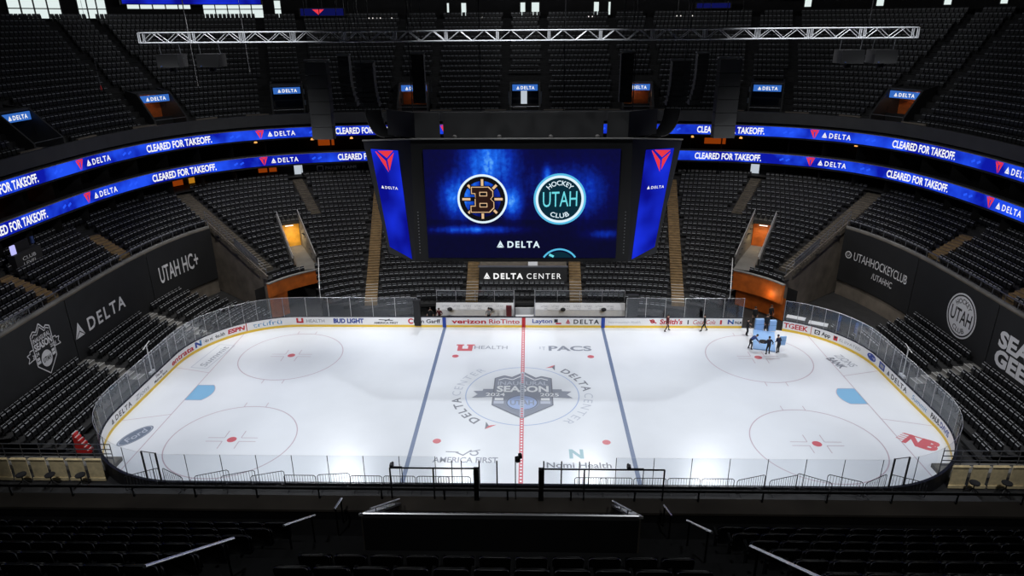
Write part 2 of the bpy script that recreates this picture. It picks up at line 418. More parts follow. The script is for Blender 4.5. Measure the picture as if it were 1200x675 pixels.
for s in (-1, 1):
    d = Deco(icemap); gx = s * 89 * ft; yl = 4.42 + math.sqrt(max(0, 8.53 ** 2 - (27.13 - 21.95) ** 2)) 
    d.rect(gx - 0.035, -yl, gx + 0.035, yl, TH); ice_part('goal_line', d)
    d = Deco(icemap)
    for t in (-1, 1): d.line((gx, t * 3.35), (s * 30.45, t * 4.27), 0.06, TH)
    ice_part('trapezoid_line', d)
    d = Deco(icemap); P = [(gx, -1.22), (gx - s * 1.37, -1.22)]
    for i in range(13):
        a = math.radians(-42 + 84 * i / 12); P.append((gx - s * 1.83 * math.cos(a) / math.cos(0) , 1.83 * math.sin(a)))
    P += [(gx - s * 1.37, 1.22), (gx, 1.22)]
    d.shape(P, CR, 1); d.outline(P, 0.05, TH, 2); ice_part('goal_crease', d)
def dot(x, y, r=0.30): return Deco(icemap).disc(x, y, r, RE, 1, 24).disc(x, y, r * 0.55, NR, 2, 20)
for x in (-20, 20):
    for y in (-22, 22): ice_part('faceoff_dot', dot(x * ft, y * ft))
for x in (-69, 69):
    for y in (-22, 22):
        cx, cy = x * ft, y * ft; d = Deco(icemap); d.ring(cx, cy, 4.53, 4.61, TH, 1, 72)
        for a in (-1, 1):
            for b in (-1, 1):
                d.line((cx + a * 0.61, cy + b * 0.23), (cx + a * 1.83, cy + b * 0.23), 0.06, TH)
                d.line((cx + a * 0.61, cy + b * 0.23), (cx + a * 0.61, cy + b * 1.13), 0.06, TH)
            for b in (-1, 1): d.line((cx + a * 0.86, cy + b * 4.5), (cx + a * 0.86, cy + b * 5.15), 0.06, TH)
        ice_part('faceoff_circle', d); ice_part('faceoff_dot', dot(cx, cy, 0.34))

def season_crest(d, cx, cy, k, m_body, m_edge, m_txt, m_sub, m_in, h=5, bands=True, hollow=False):
    """mountain shield with ribbon, INAUGURAL SEASON 2024 2025 and the round club mark; about 8.2 x 7.4 units at k = 1"""
    P = lambda pts: [(cx + x * k, cy + y * k) for x, y in pts]
    tail = [(-4.05, -0.6), (-2.0, -0.45), (-2.0, 0.8), (-3.2, 0.8), (-3.25, 0.5), (-4.0, 0.45), (-3.6, -0.05)]
    W_ = 1.18
    shield = [(-2.0, -1.7), (0, -3.6), (2.05, -1.7), (2.05, 2.6), (1.35, 2.95), (0.95, 2.65), (0.1, 3.65), (-0.75, 2.75), (-1.3, 3.05), (-1.95, 2.6)]
    shield = [(x * W_, y) for x, y in shield]
    for s in (-1, 1):
        t = P([(s * -x, y) for x, y in tail] if s > 0 else tail)
        d.shape(t, m_body, h)
        if hollow: d.outline(t, 0.13 * k, m_edge, h + 1)
    d.shape(P(shield), m_body, h + 1); d.outline(P(shield), (0.16 if hollow else 0.10) * k, m_edge, h + 2)
    inner = [(-1.7, 2.3), (-1.25, 2.62), (-0.7, 2.35), (0.1, 3.2), (0.85, 2.3), (1.3, 2.6), (1.8, 2.3)]
    inner = [(x * W_, y) for x, y in inner]
    for a, b in zip(inner, inner[1:]): d.line((cx + a[0] * k, cy + a[1] * k), (cx + b[0] * k, cy + b[1] * k), 0.12 * k, m_txt, h + 2)
    d.text('INAUGURAL', cx - 2.05 * k, cx + 2.1 * k, cy + 1.45 * k, 0.62 * k, m_sub, h + 3, 0.02)
    d.text('SEASON', cx - 2.1 * k, cx + 2.15 * k, cy + 0.35 * k, 0.95 * k, m_txt, h + 3, 0.035)
    d.text('2024', cx - 2.95 * k, cx - 1.4 * k, cy - 0.35 * k, 0.5 * k, m_txt, h + 3, 0.02)
    d.text('2025', cx + 1.45 * k, cx + 2.95 * k, cy - 0.35 * k, 0.5 * k, m_txt, h + 3, 0.02)
    for s in (-1, 1):
        d.rect(cx + (s * 1.85 - 0.35) * k, cy - 1.0 * k, cx + (s * 1.85 + 0.35) * k, cy - 0.62 * k, m_txt, h + 2)
        d.rect(cx + (s * 1.85 - 0.4) * k, cy - 1.5 * k, cx + (s * 1.85 + 0.4) * k, cy - 1.1 * k, m_sub, h + 2)
    d.disc(cx, cy - 1.35 * k, 1.3 * k, m_body, h + 3, 40, 1.12); d.disc(cx, cy - 1.35 * k, 1.16 * k, m_in, h + 4, 40, 1.12)
    d.ring(cx, cy - 1.35 * k, 1.04 * k, 1.14 * k, m_edge, h + 5, 40, 0, 360, 1.12)
    d.text('UTAH', cx - 0.95 * k, cx + 0.95 * k, cy - 1.7 * k, 0.68 * k, m_body, h + 6, 0.02)
d = Deco(icemap); d.ring(0, 0, 4.53, 4.61, UT, 1, 90)
for a in (236, 55):
    r = 5.0; t = math.radians(a + 6)
    ax, ay = 5.3 * math.cos(t), 5.3 * math.sin(t)
    ur, ut = (math.cos(t), math.sin(t)), (math.sin(t), -math.cos(t))
    tri = lambda q: [(ax + ut[0] * x + ur[0] * y, ay + ut[1] * x + ur[1] * y) for x, y in q]
    d.shape(tri([(-0.45, -0.4), (0, 0.5), (0, -0.05)]), NR, 2); d.shape(tri([(0.45, -0.4), (0, -0.05), (0, 0.5)]), DK, 2)
    d.arc('DELTA', 0, 0, r, a - 5, a - 49, 0.72, DK, 2, 0.02); d.arc('CENTER', 0, 0, r, a - 53, a - 107, 0.72, LG, 2, -0.004)
season_crest(d, 0, 0, 1.0, GR, DK, WH, LG, UT, 5)
d.rect(-0.17, -3.6, 0.17, 3.6, LG, 13)
for i in range(20): d.rect(-0.09, -3.45 + i * 0.349, 0.09, -3.28 + i * 0.349, GR if 3 < i < 15 else RE, 14)
ice_part('centre_ice_emblem', d, 'grey inaugural season shield inside the centre circle')
d = Deco(icemap)
d.text('HEALTH', -4.5, -1.45, 8.15, 0.72, GR, 1, 0.0)
for x0 in (-6.05, -5.1): d.rect(x0, 7.75 + 0.3, x0 + 0.42, 9.1, NR, 1)
d.rect(-6.05, 7.75, -4.68, 8.2, NR, 3); d.rect(-6.2, 8.85, -5.5, 9.1, NR, 2); d.rect(-5.25, 8.85, -4.5, 9.1, NR, 2)
ice_part('health_logo', d)
d = Deco(icemap); d.text('PACS', 2.35, 6.3, 7.9, 0.95, GR, 1, 0.03)
d.rect(1.5, 8.2, 1.62, 8.7, LG); d.rect(1.75, 8.55, 2.05, 8.7, LG); d.rect(1.85, 8.0, 1.95, 8.6, LG)
ice_part('sponsor_wordmark', d)
d = Deco(icemap); d.text('AMERICA FIRST', -6.1, -1.6, -9.25, 0.62, GR, 1, 0.02)
d.line((-5.3, -8.0), (-4.4, -8.05), 0.1, GR); d.line((-4.6, -8.05), (-4.0, -8.45), 0.12, GR); d.line((-4.1, -8.45), (-3.5, -7.8), 0.12, GR); d.ring(-3.3, -8.15, 0.2, 0.32, GR, 1, 16, -180, 90); d.line((-3.6, -8.0), (-2.9, -7.75), 0.1, GR)
ice_part('credit_union_logo', d)
d = Deco(icemap); d.text('Nomi Health', 1.75, 6.15, -9.75, 0.62, DK, 1, 0.015)
d.rect(3.35, -8.7, 3.6, -7.6, TE); d.rect(4.1, -8.7, 4.35, -7.6, TE); d.line((3.5, -7.7), (4.2, -8.6), 0.25, TE, 2)
ice_part('health_network_logo', d)
def oriented(cx, cy, deg):
    a = math.radians(deg); ca, sa = math.cos(a), math.sin(a)
    return lambda u, v, h: (cx + u * ca - v * sa, cy + u * sa + v * ca, 0.004 * h)
d = Deco(oriented(-28.35, -6.3, 66)); d.disc(0, 0, 1.45, NV, 1, 40, 1, 0.46); d.ring(0, 0, 1.28, 1.36, LG, 2, 40, 0, 360, 1, 0.44); d.text('Ford', -0.85, 0.85, -0.28, 0.58, LG, 2, 0.01, 0.2)
ice_part('oval_car_logo', d)
d = Deco(oriented(-28.1, 6.5, 82)); d.text('Summit', -2.0, 1.9, -0.45, 0.7, GR, 1, 0.0, 0.2); d.outline([(-2.3, -0.75), (2.3, -0.75), (2.3, 0.75), (-2.3, 0.75)], 0.08, LG)
ice_part('boxed_wordmark', d)
d = Deco(oriented(28.1, 5.9, -76)); d.text('ZIONS', -1.3, 1.0, 0.1, 0.75, GR, 1, 0.0); d.text('BANK', -0.95, 1.05, -0.95, 0.75, DK, 1, 0.03)
ice_part('bank_logo', d)
def small(f, k): return lambda u, v, h: f(u * k, v * k, h)
d = Deco(small(oriented(28.4, -6.4, -36), 0.70))
d.text('N', -1.5, 0.1, -0.95, 1.9, NR, 1, 0.05, 0.25); d.text('B', 0.1, 1.5, -0.95, 1.9, NR, 1, 0.06, 0.25)
for i in range(4): d.line((-2.1 + 0.12 * i, -0.5 + i * 0.42), (-1.0 + 0.1 * i, -0.5 + i * 0.42), 0.12, NR, 2)
d.line((-1.6, 0.85), (1.2, 0.85), 0.18, NR, 3)
ice_part('shoe_maker_logo', d, 'red slanted letters of the shoe maker on the ice')

# ------------------------------------------------------------------ dasher boards with kick strip, cap and advertisements
GATE = (78.9, 82.7)
SEGS = [(GATE[1], 159.066 + GATE[0])]
BOARDS = empty('dasher_boards', (0, 0, 0), 'white advertising boards with yellow kick strip ringing the ice', 'rink boards')
inner, kick, cap, outer = MB(), MB(), MB(), MB()
for a, b in SEGS:
    strip(inner, RB, a, b, [(0, 0.24), (0, 1.06)], 0)
    solid_strip(kick, RB, a, b, [(0.012, 0), (0.012, 0.24), (-0.01, 0.24), (-0.01, 0)])
    solid_strip(cap, RB, a, b, [(0.02, 1.06), (0.02, 1.11), (-0.16, 1.11), (-0.16, 1.06)])
    strip(outer, RB, a, b, [(-0.12, 1.06), (-0.12, 0)])
inner.build('board_face', 'board_white', BOARDS); kick.build('kick_strip', 'kick_yellow', BOARDS)
cap.build('cap_rail', 'cap_black', BOARDS); outer.build('outer_panel', 'black', BOARDS)
AD = ['ad_red', 'ad_blue', 'ad_black', 'ad_sky', 'ad_grey', 'board_white', 'line_blue', 'line_red']
aR, aB, aK, aS, aG, aW, lB, lR = range(8)
bmap = path_map(RB, 0.002, 0.004)
def ad(): return Deco(bmap)
def put(d, name='advertisement'): return d.build(name, AD, BOARDS)
d = ad(); d.widget(12.2, 0.42, 0.42, aK); d.text('DELTA', 12.85, 15.1, 0.42, 0.42, aK, 1, 0.02); put(d)
d = ad(); d.text('Zions', 15.7, 17.7, 0.42, 0.4, aG, 1, 0.0, 0.2); put(d)
d = ad(); d.text('The Big', 18.9, 20.1, 0.70, 0.24, aK, 1, 0.02); d.text('Mattress Store', 18.6, 20.7, 0.36, 0.22, aK, 1, 0.02); put(d)
d = ad(); d.text('entrata', 21.6, 24.9, 0.38, 0.5, aR, 1, 0.03); put(d)
d = ad(); d.rect(25.1, 0.4, 25.3, 0.95, aB); d.rect(25.65, 0.4, 25.85, 0.95, aS); d.line((25.2, 0.9), (25.75, 0.45), 0.18, aB, 2); d.text('Nomi Health', 26.1, 28.3, 0.48, 0.34, aK, 1, 0.02); put(d)
d = ad(); d.text('ESPN', 28.6, 30.2, 0.46, 0.4, aR, 1, 0.05, 0.15); put(d)
d = ad(); d.rect(30.35, 0.02, 30.43, 1.05, lR); put(d, 'goal_line_band')
d = ad(); d.text('trüfrü', 31.0, 33.7, 0.42, 0.5, aS, 1, 0.0); put(d)
d = ad(); d.rect(35.1, 0.55, 35.3, 0.95, aR); d.rect(35.6, 0.55, 35.8, 0.95, aR); d.rect(35.1, 0.42, 35.8, 0.6, aR, 2); d.text('HEALTH', 36.1, 37.9, 0.48, 0.34, aG, 1, 0.01); put(d)
d = ad(); d.text('BUD LIGHT', 38.8, 41.8, 0.44, 0.46, aB, 1, 0.05); put(d)
d = ad(); d.text('AMERICA FIRST', 42.8, 45.2, 0.36, 0.2, aK, 1, 0.03); d.line((43.3, 0.8), (44.7, 0.72), 0.08, aK); d.line((43.9, 0.66), (44.4, 0.86), 0.08, aK); put(d)
d = ad(); d.ring(46.5, 0.65, 0.16, 0.3, aR, 1, 20, 40, 320); put(d)
d = ad(); d.text('Ken Garff', 46.75, 49.4, 0.45, 0.4, aK, 1, 0.02); put(d)
for s in (49.6, 65.2):
    d = ad(); d.rect(s, 0.0, s + 0.36, 1.06, lB, 4); put(d, 'blue_line_band')
d = ad(); d.text('verizon', 50.5, 53.9, 0.42, 0.46, aR, 1, 0.03); put(d)
d = ad(); d.text('RioTinto', 54.2, 57.2, 0.42, 0.46, aR, 1, 0.015); put(d)
d = ad(); d.rect(57.42, 0.0, 57.78, 1.06, lR, 4); put(d, 'red_line_band')
d = ad(); d.text('Layton', 58.45, 60.4, 0.5, 0.42, aB, 1, 0.02); d.rect(60.6, 0.55, 60.95, 0.9, aK); d.rect(60.75, 0.36, 61.3, 0.52, aR); put(d)
d = ad(); d.widget(61.7, 0.42, 0.5, aR); d.text('DELTA', 62.5, 65.0, 0.42, 0.45, aK, 1, 0.03); put(d)
d = ad(); d.text('Intermountain Health', 65.9, 69.0, 0.48, 0.28, aG, 1, -0.01, 0.2); put(d)
d = ad(); d.text("Smith's", 70.9, 73.1, 0.42, 0.5, aR, 1, 0.03, 0.1); d.ring(70.2, 0.7, 0.1, 0.22, aR, 1, 12); d.line((69.9, 0.85), (70.6, 0.5), 0.12, aR); put(d)
d = ad(); d.text('Coca-Cola', 74.1, 76.3, 0.42, 0.46, aR, 1, 0.0, 0.25); d.rect(73.6, 0.4, 73.72, 0.85, aK); d.rect(76.75, 0.4, 76.95, 0.85, aR); put(d)
d = ad(); d.rect(77.5, 0.42, 77.65, 0.9, aB); d.rect(77.95, 0.42, 78.1, 0.9, aS); d.line((77.55, 0.86), (78.05, 0.46), 0.14, aB, 2); d.text('PALM', 78.2, 78.85, 0.45, 0.28, aK, 1, 0.03); put(d)
d = ad(); d.text('TGEEK', 82.8, 85.0, 0.40, 0.5, aR, 1, 0.03); put(d)
d = ad(); d.rect(85.25, 0.05, 85.31, 1.05, lR); put(d, 'goal_line_band')
d = ad(); d.rect(85.6, 0.4, 86.1, 0.85, aK); d.ring(85.85, 0.62, 0.07, 0.16, aW, 2, 14); d.text('App', 86.25, 87.1, 0.45, 0.38, aK, 1, 0.03); put(d)
d = ad(); d.rect(87.4, 0.4, 87.8, 0.85, aR); d.disc(87.6, 0.72, 0.12, aK, 2, 12); d.text('ELEVATED', 88.0, 90.3, 0.5, 0.26, aG, 1, 0.0); put(d)
d = ad(); d.disc(91.8, 0.65, 0.62, aB, 1, 28, 1, 0.5); d.text('Ford', 91.4, 92.2, 0.54, 0.24, aW, 2, 0.0, 0.2); put(d)
d = ad(); d.rect(93.0, 0.35, 93.95, 0.95, aB); d.rect(93.2, 0.5, 93.75, 0.8, aG, 2); put(d)
d = ad(); d.widget(94.4, 0.42, 0.45, aK); d.text('DELTA', 95.1, 97.6, 0.42, 0.42, aK, 1, 0.03); put(d)
d = ad(); d.text('Summit', 98.4, 100.5, 0.44, 0.4, aS, 1, 0.0, 0.2); put(d)
d = ad(); d.text('PAUL', 101.1, 102.3, 0.44, 0.42, aK, 1, 0.04); d.text('DAVIS', 102.35, 103.9, 0.44, 0.42, aB, 1, 0.04); put(d)

# ------------------------------------------------------------------ rink glass: four runs of panes with their stanchions
def glass_run(label, s0, s1, width, post, top=3.12, rp=0.022):
    p, _, _ = RB.at((s0 + s1) / 2)
    e = empty('rink_glass', (p[0], p[1], 1.11), label, 'glass', 'runs of rink glass')
    n = max(1, round((s1 - s0) / width))
    for i in range(n):
        a, b = s0 + (s1 - s0) * i / n, s0 + (s1 - s0) * (i + 1) / n
        mb = MB(); strip(mb, RB, a + 0.015, b - 0.015, [(-0.05, 1.11), (-0.05, top)], 0, 0.7); mb.build('glass_pane', 'rink_glass', e)
    for i in range(n + 1):
        q, _, nn = RB.at(s0 + (s1 - s0) * i / n); q = q - nn * 0.05
        mb = MB(); mb.tube((q[0], q[1], 1.11), (q[0], q[1], top), rp, 6); mb.build('stanchion', post, e)
    mb = MB(); strip(mb, RB, s0, s1, [(-0.035, top), (-0.065, top + 0.012)], 0, 0.7); mb.build('top_edge', 'steel', e)
    return rel(e)
glass_run('curved glass above the left end boards, corner to corner', 8.0, 34.0, 1.22, 'steel')
glass_run('glass above the far boards, left of the team benches', 34.0, 47.2, 2.4, 'rail_white')
glass_run('glass above the far boards between benches and open gate', 67.6, 78.9, 1.9, 'rail_white')
glass_run('curved glass above the right end boards, past the open gate', 82.7, 108.0, 1.22, 'steel')
glass_run('glass above the near boards right of the penalty boxes', 108.0, 131.2, 2.3, 'rail_dark')
glass_run('glass above the near boards left of the penalty boxes', 142.4, 159.066 + 8.0, 2.3, 'rail_dark')
for k, (x, lab) in enumerate(((-2.75, 'left'), (2.75, 'right'))):   # penalty box glass on the near side
    e = empty('penalty_box_glass', (x, -13.7, 1.11), 'tall dark-posted glass enclosure of the %s penalty box, near side' % lab, 'glass', 'penalty box glass')
    xs = [x - 1.5, x - 0.9, x + 0.2, x + 1.3] if k == 0 else [x - 1.3, x - 0.2, x + 0.9, x + 1.5]
    for i, xx in enumerate(xs):
        mb = MB(); mb.tube((xx, -13.1, 0.1), (xx, -13.1, 2.9), 0.045 if abs(xx) < 2.9 else 0.03, 8); mb.build('post', 'rail_dark', e)
    for a, b in zip(xs, xs[1:]):
        mb = MB(); mb.quad((a + 0.03, -13.1, 1.11), (b - 0.03, -13.1, 1.11), (b - 0.03, -13.1, 2.8), (a + 0.03, -13.1, 2.8)); mb.build('glass_pane', 'rink_glass', e)
    rel(e)
# dark taped double posts of the corner gates, near side
for sx, lab in ((-1, 'left'), (1, 'right')):
    e = empty('gate_frame', (sx * 23.0, -12.8, 1.1), 'black-taped double posts of the near %s corner glass gate' % lab, 'gate', 'corner gate frames')
    q0, q1 = (sx * 23.85, -12.72), (sx * 22.85, -12.92)
    for q in (q0, q1): mb = MB(); mb.tube((*q, 1.1), (*q, 3.15), 0.06, 8); mb.build('post', 'black', e)
    mb = MB(); mb.tube((*q0, 3.15), (*q1, 3.15), 0.025, 6); mb.build('top_bar', 'black', e); rel(e)

for sx, lab in ((-1, 'left'), (1, 'right')):
    x = sx * 30.75; e = empty('goal_camera_pole', (x, 1.2, 1.11), 'white pole with short cross arm standing on the %s end glass' % lab, 'pole', 'white poles on the end glass')
    mb = MB(); mb.tube((x, 1.2, 1.11), (x, 1.2, 3.7), 0.05, 8); mb.build('mast', 'rail_white', e)
    mb = MB(); mb.tube((x, 0.6, 3.55), (x + sx * 0.1, 1.9, 3.75), 0.035, 8); mb.build('cross_arm', 'rail_white', e)
    mb = MB(); mb.box((x, 1.2, 1.22), (0.22, 0.7, 0.2)); mb.build('base_box', 'white_plastic', e); rel(e)

# ------------------------------------------------------------------ seating bowl: stepped terraces
PHI = [-PI / 2 - 2 * PI * i / 620 for i in range(621)]
def seg_dist(x, y, a, b):
    dx, dy = b[0] - a[0], b[1] - a[1]; t = max(0, min(1, ((x - a[0]) * dx + (y - a[1]) * dy) / (dx * dx + dy * dy)))
    return math.hypot(x - a[0] - t * dx, y - a[1] - t * dy)
DIAG = ((26.4, 17.2), (39.6, 28.05))
VOM = ((26.9, 26.7), (23.3, 19.9))
AISLES = [(((5.3, 14.5), (5.9, 38.2)), 0.62), (((15.4, 14.5), (18.6, 38.2)), 0.62), (((24.7, 29.4), (29.4, 37.0)), 0.6),
          (DIAG, 0.85), (((37.0, 11.7), (42.2, 14.0)), 0.6), (((37.2, 1.7), (42.6, 2.3)), 0.6)]
def diag_y(ax): return 17.2 + (ax - 26.4) * 0.822
def in_vom(ax, y, pad=0.0):
    return seg_dist(ax, y, *VOM) < 1.15 + pad and 22.3 < bval(ax, y) < 30.2
def in_lower(x, y, b):
    ax = abs(x)
    if y > diag_y(ax) - 0.9:
        if y < (16.1 if ax < 11.6 else 14.6) or (b < 22.3 and ax > 20.6 + (y - 15) * 0.28): return False
        return not in_vom(ax, y)
    return b >= 32.0 and y > -17
def out_rink(x, y):
    dx, dy = max(abs(x) - 21.95, 0), max(abs(y) - 4.42, 0)
    return math.hypot(dx, dy) - 8.53
def in_low_end(x, y, b):
    ax = abs(x)
    return ax > 22 and -9.2 < y < (16.8 if x < 0 else 11.4) and out_rink(x, y) > 1.25 and y < diag_y(ax) - 2.2 and b < 31.95
def z_low(j): return max(0.25, 0.45 + 0.23 * (j - 5))
ZU0, BU0 = 17.3, 38.7
def zu(b): return ZU0 + 0.69 * (b - BU0)
VOMS = [(-43.41, 14.1), (-39.23, 28.5), (-28.64, 36.13), (-13.96, 38.35), (0.0, 38.5), (13.96, 38.35), (28.64, 36.13), (39.23, 28.5)]
VF = []
RU = ring(38.5)
for vx, vy in VOMS:
    p, d, n = RU.at(RU.near(vx, vy)); VF.append((np.array([vx, vy]), d, n))
def vloc(x, y):
    for c, d, n in VF:
        q = np.array([x, y]) - c; u = float(q @ d); k = float(-(q @ n))
        if abs(u) < 4 and -3 < k < 22: yield u, k
def in_upper(x, y, b):
    if y < -17: return False
    for u, k in vloc(x, y):
        if abs(u) < 1.95 and k < 5.6: return False
    return True
def terrace(name, edges, zf, keep, m):
    mb = MB(); cache = [[rpoint(p, b) for p in PHI] for b in edges]
    for j in range(len(edges) - 1):
        z, zp = zf(j), (zf(j - 1) if j else zf(0) - 0.35); bm = (edges[j] + edges[j + 1]) / 2
        A, B = cache[j], cache[j + 1]
        for i in range(len(PHI) - 1):
            x = (A[i][0] + A[i + 1][0] + B[i][0] + B[i + 1][0]) / 4; y = (A[i][1] + A[i + 1][1] + B[i][1] + B[i + 1][1]) / 4
            if y < -18 or not keep(x, y, bm): continue
            mb.quad((*A[i], z), (*A[i + 1], z), (*B[i + 1], z), (*B[i], z))
            mb.quad((*A[i], zp), (*A[i + 1], zp), (*A[i + 1], z), (*A[i], z))
    return mb.build(name, m)
LOW_E = [15.2 + 0.85 * j for j in range(30)]
UP_E = [BU0 + 0.85 * j for j in range(21)]
END_E = [21.6 + 0.85 * j for j in range(13)]
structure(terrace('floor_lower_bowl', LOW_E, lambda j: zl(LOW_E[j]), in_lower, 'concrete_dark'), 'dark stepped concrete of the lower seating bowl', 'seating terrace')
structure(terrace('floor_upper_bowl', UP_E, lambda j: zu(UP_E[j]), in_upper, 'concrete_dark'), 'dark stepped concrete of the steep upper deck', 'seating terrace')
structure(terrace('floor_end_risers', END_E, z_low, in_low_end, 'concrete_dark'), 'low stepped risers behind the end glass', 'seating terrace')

# tan aisle stairs of the lower bowl
def aisle_stairs(a, b, hw, sx, z_f, label, mt='concrete_tan', nose=None):
    A, B = np.array([sx * a[0], a[1]]), np.array([sx * b[0], b[1]]); L = float(np.linalg.norm(B - A)); n = int(L / 0.425)
    d = (B - A) / L; rz = math.atan2(d[1], d[0]); mb = MB(); nb = MB()
    for i in range(n):
        p = A + d * (L * (i + 0.5) / n); bb = bval(p[0], p[1]); z = z_f(bb) + 0.12
        mb.box((p[0], p[1], z - 0.3), (L / n + 0.01, hw * 2, 0.6), rz)
        if not (nose and i < nose): q = A + d * (L * i / n); mb.box((q[0] + d[0] * 0.03, q[1] + d[1] * 0.03, z + 0.006), (0.06, hw * 2, 0.012), rz, 1)
        if nose and i < nose:
            q = A + d * (L * i / n); nb.box((q[0] + d[0] * 0.03, q[1] + d[1] * 0.03, z + 0.008), (0.07, hw * 2, 0.016), rz)
    e = tag(mb.build('aisle_stairs', [mt, 'concrete_dark']), label, 'stairs', 'lower bowl aisle stairs')
    if nose: nb.build('step_nosing', 'rail_white', e)
side = {-1: 'left', 1: 'right'}
for sx in (-1, 1):
    s = side[sx]
    aisle_stairs((5.33, 16.2), (5.85, 37), 0.62, sx, zl, 'tan aisle stairs just %s of the hanging scoreboard centre, far stand' % s, nose=7)
    aisle_stairs((15.5, 15.3), (18.4, 37), 0.62, sx, zl, 'tan aisle stairs beside the scoreboard %s corner, far stand' % s, nose=7)
    aisle_stairs((24.7, 29.4), (28.6, 36), 0.6, sx, zl, 'brown aisle stairs above the lit %s tunnel opening in the far stand' % s, 'concrete_stairs')
    aisle_stairs((26.6, 17.4), (39.4, 27.9), 0.8, sx, zl, 'long diagonal stairs on the %s edge of the far stand' % s, 'concrete_stairs')
    aisle_stairs((37.8, 12.1), (41.6, 13.8), 0.6, sx, zl, 'tan stairs above the %s end wall, farther of two' % s)
    aisle_stairs((37.9, 1.78), (42, 2.25), 0.6, sx, zl, 'tan stairs above the %s end wall, nearer of two' % s)

# ------------------------------------------------------------------ seats
def seat_template():
    mb = MB()
    mb.box((0, -0.12, 0.62), (0.46, 0.05, 0.48), 0, 0, 0.92, 1)          # back
    mb.quad((-0.2, -0.145, 0.862), (0.2, -0.145, 0.862), (0.2, -0.095, 0.862), (-0.2, -0.095, 0.862), 1)  # painted glint along the top of the back
    mb.box((0, -0.02, 0.53), (0.44, 0.07, 0.38), 0, 0, 0.9, 0.8)         # folded pan
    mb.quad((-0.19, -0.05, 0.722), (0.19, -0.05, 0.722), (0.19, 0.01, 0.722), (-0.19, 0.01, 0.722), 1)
    mb.quad((-0.19, 0.0125, 0.675), (0.19, 0.0125, 0.675), (0.19, 0.0095, 0.722), (-0.19, 0.0095, 0.722), 1)  # painted glints on the pan's top and front rim
    mb.box((0, -0.13, 0.2), (0.08, 0.08, 0.4))                            # pedestal
    return mb
TPL = seat_template(); TV = np.array(TPL.v)
def seat_rows(edges, zf, keep, aisles, pitch=0.53, dz=0.42, extra=None):
    out = []
    for j in range(len(edges) - 1):
        b = edges[j] + dz; P = ring(b); k = int(P.L / pitch)
        for i in range(k):
            (x, y), d, n = P.at(i * pitch)
            if y < -17 or not keep(x, y, b): continue
            ax = abs(x)
            if any(seg_dist(ax, y, *s) < hw + 0.3 for s, hw in aisles): continue
            if extra and extra(x, y): continue
            out.append((x, y, zf(j), math.atan2(n[1], n[0]) - PI / 2, j, i))
    return out
def upper_gap(x, y):
    return any(1.95 < abs(u) < 3.2 or (abs(u) < 2.2 and k < 5.9) for u, k in vloc(x, y))
lower = seat_rows(LOW_E[:-1], lambda j: zl(LOW_E[j]), lambda x, y, b: in_lower(x, y, b) and not in_vom(abs(x), y, 0.35), AISLES)
lower = [s for s in lower if not (abs(s[0]) < 4.9 and 18.4 < s[1] < 22.5)]        # camera deck stands there
upper = seat_rows(UP_E, lambda j: zu(UP_E[j]), in_upper, [], 0.53, 0.42, upper_gap)
ends = seat_rows(END_E, z_low, in_low_end, [(((30, 1.2), (37, 1.7)), 0.5), (((28, 10.0), (37, 11.7)), 0.5)], 0.53)
ends.sort(key=lambda s: (s[0] - 0.5) ** 2 + (s[1] + 48.6) ** 2)
N_SINGLE = 150
single, ends = ends[:N_SINGLE], ends[N_SINGLE:]
def seat_mass(seats):
    A = np.array([s[:4] for s in seats]); c, sn = np.cos(A[:, 3]), np.sin(A[:, 3]); n = len(TV)
    V = np.empty((len(A), n, 3))
    V[:, :, 0] = A[:, 0:1] + TV[None, :, 0] * c[:, None] - TV[None, :, 1] * sn[:, None]
    V[:, :, 1] = A[:, 1:2] + TV[None, :, 0] * sn[:, None] + TV[None, :, 1] * c[:, None]
    V[:, :, 2] = A[:, 2:3] + TV[None, :, 2]
    F = np.array(TPL.f); F = (F[None] + (np.arange(len(A)) * n)[:, None, None]).reshape(-1, 4)
    me = bpy.data.meshes.new('arena_chairs'); me.from_pydata(V.reshape(-1, 3), [], F.tolist())
    me.materials.append(MAT['seat_black']); me.materials.append(MAT['seat_edge_glint'])
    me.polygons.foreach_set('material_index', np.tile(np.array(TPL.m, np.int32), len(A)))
    o = bpy.data.objects.new('arena_chairs', me); COL.objects.link(o)
    return tag(o, 'thousands of empty black folding seats filling the far and end stands', 'seats', kind='stuff')
seat_mass(lower + upper + ends)
ORD = 'first second third fourth fifth sixth seventh eighth ninth tenth eleventh twelfth thirteenth fourteenth fifteenth sixteenth seventeenth eighteenth nineteenth twentieth'.split()
ORD += ['twenty-' + o for o in ORD[:9]] + ['thirtieth'] + ['thirty-' + o for o in ORD[:9]]
proto = None
rows = {}
for s in single: rows.setdefault((s[0] > 0, s[4]), []).append(s)
for (rt, j), L in sorted(rows.items(), key=lambda kv: kv[0]):
    L.sort(key=lambda s: s[1])
    jj = sorted(k[1] for k in rows if k[0] == rt).index(j)
    for i, s in enumerate(L):
        if proto is None: o = proto = TPL.build('arena_chair', ['seat_black', 'seat_edge_glint'])
        else: o = proto.copy(); COL.objects.link(o)
        o.location = s[:3]; o.rotation_euler = (0, 0, s[3])
        tag(o, 'folded black seat, %s from the near railing, %s row up in the %s end risers' % (ORD[i], ORD[jj], side[1 if rt else -1]), 'chair', 'folded seats at the end risers')

for sx in (-1, 1):
    for a, b, hw, lab in (((31.8, 1.33), (36.9, 1.7), 0.5, 'nearer'), ((29.0, 10.2), (36.6, 11.6), 0.5, 'farther')):
        if sx > 0 and lab == 'farther': continue
        aisle_stairs(a, b, hw, sx, lambda bb: z_low(int((bb - 21.6) / 0.85)) - 0.1, 'pale-edged low steps through the %s end risers, %s of two' % (side[sx], lab), 'concrete_grey', nose=40)

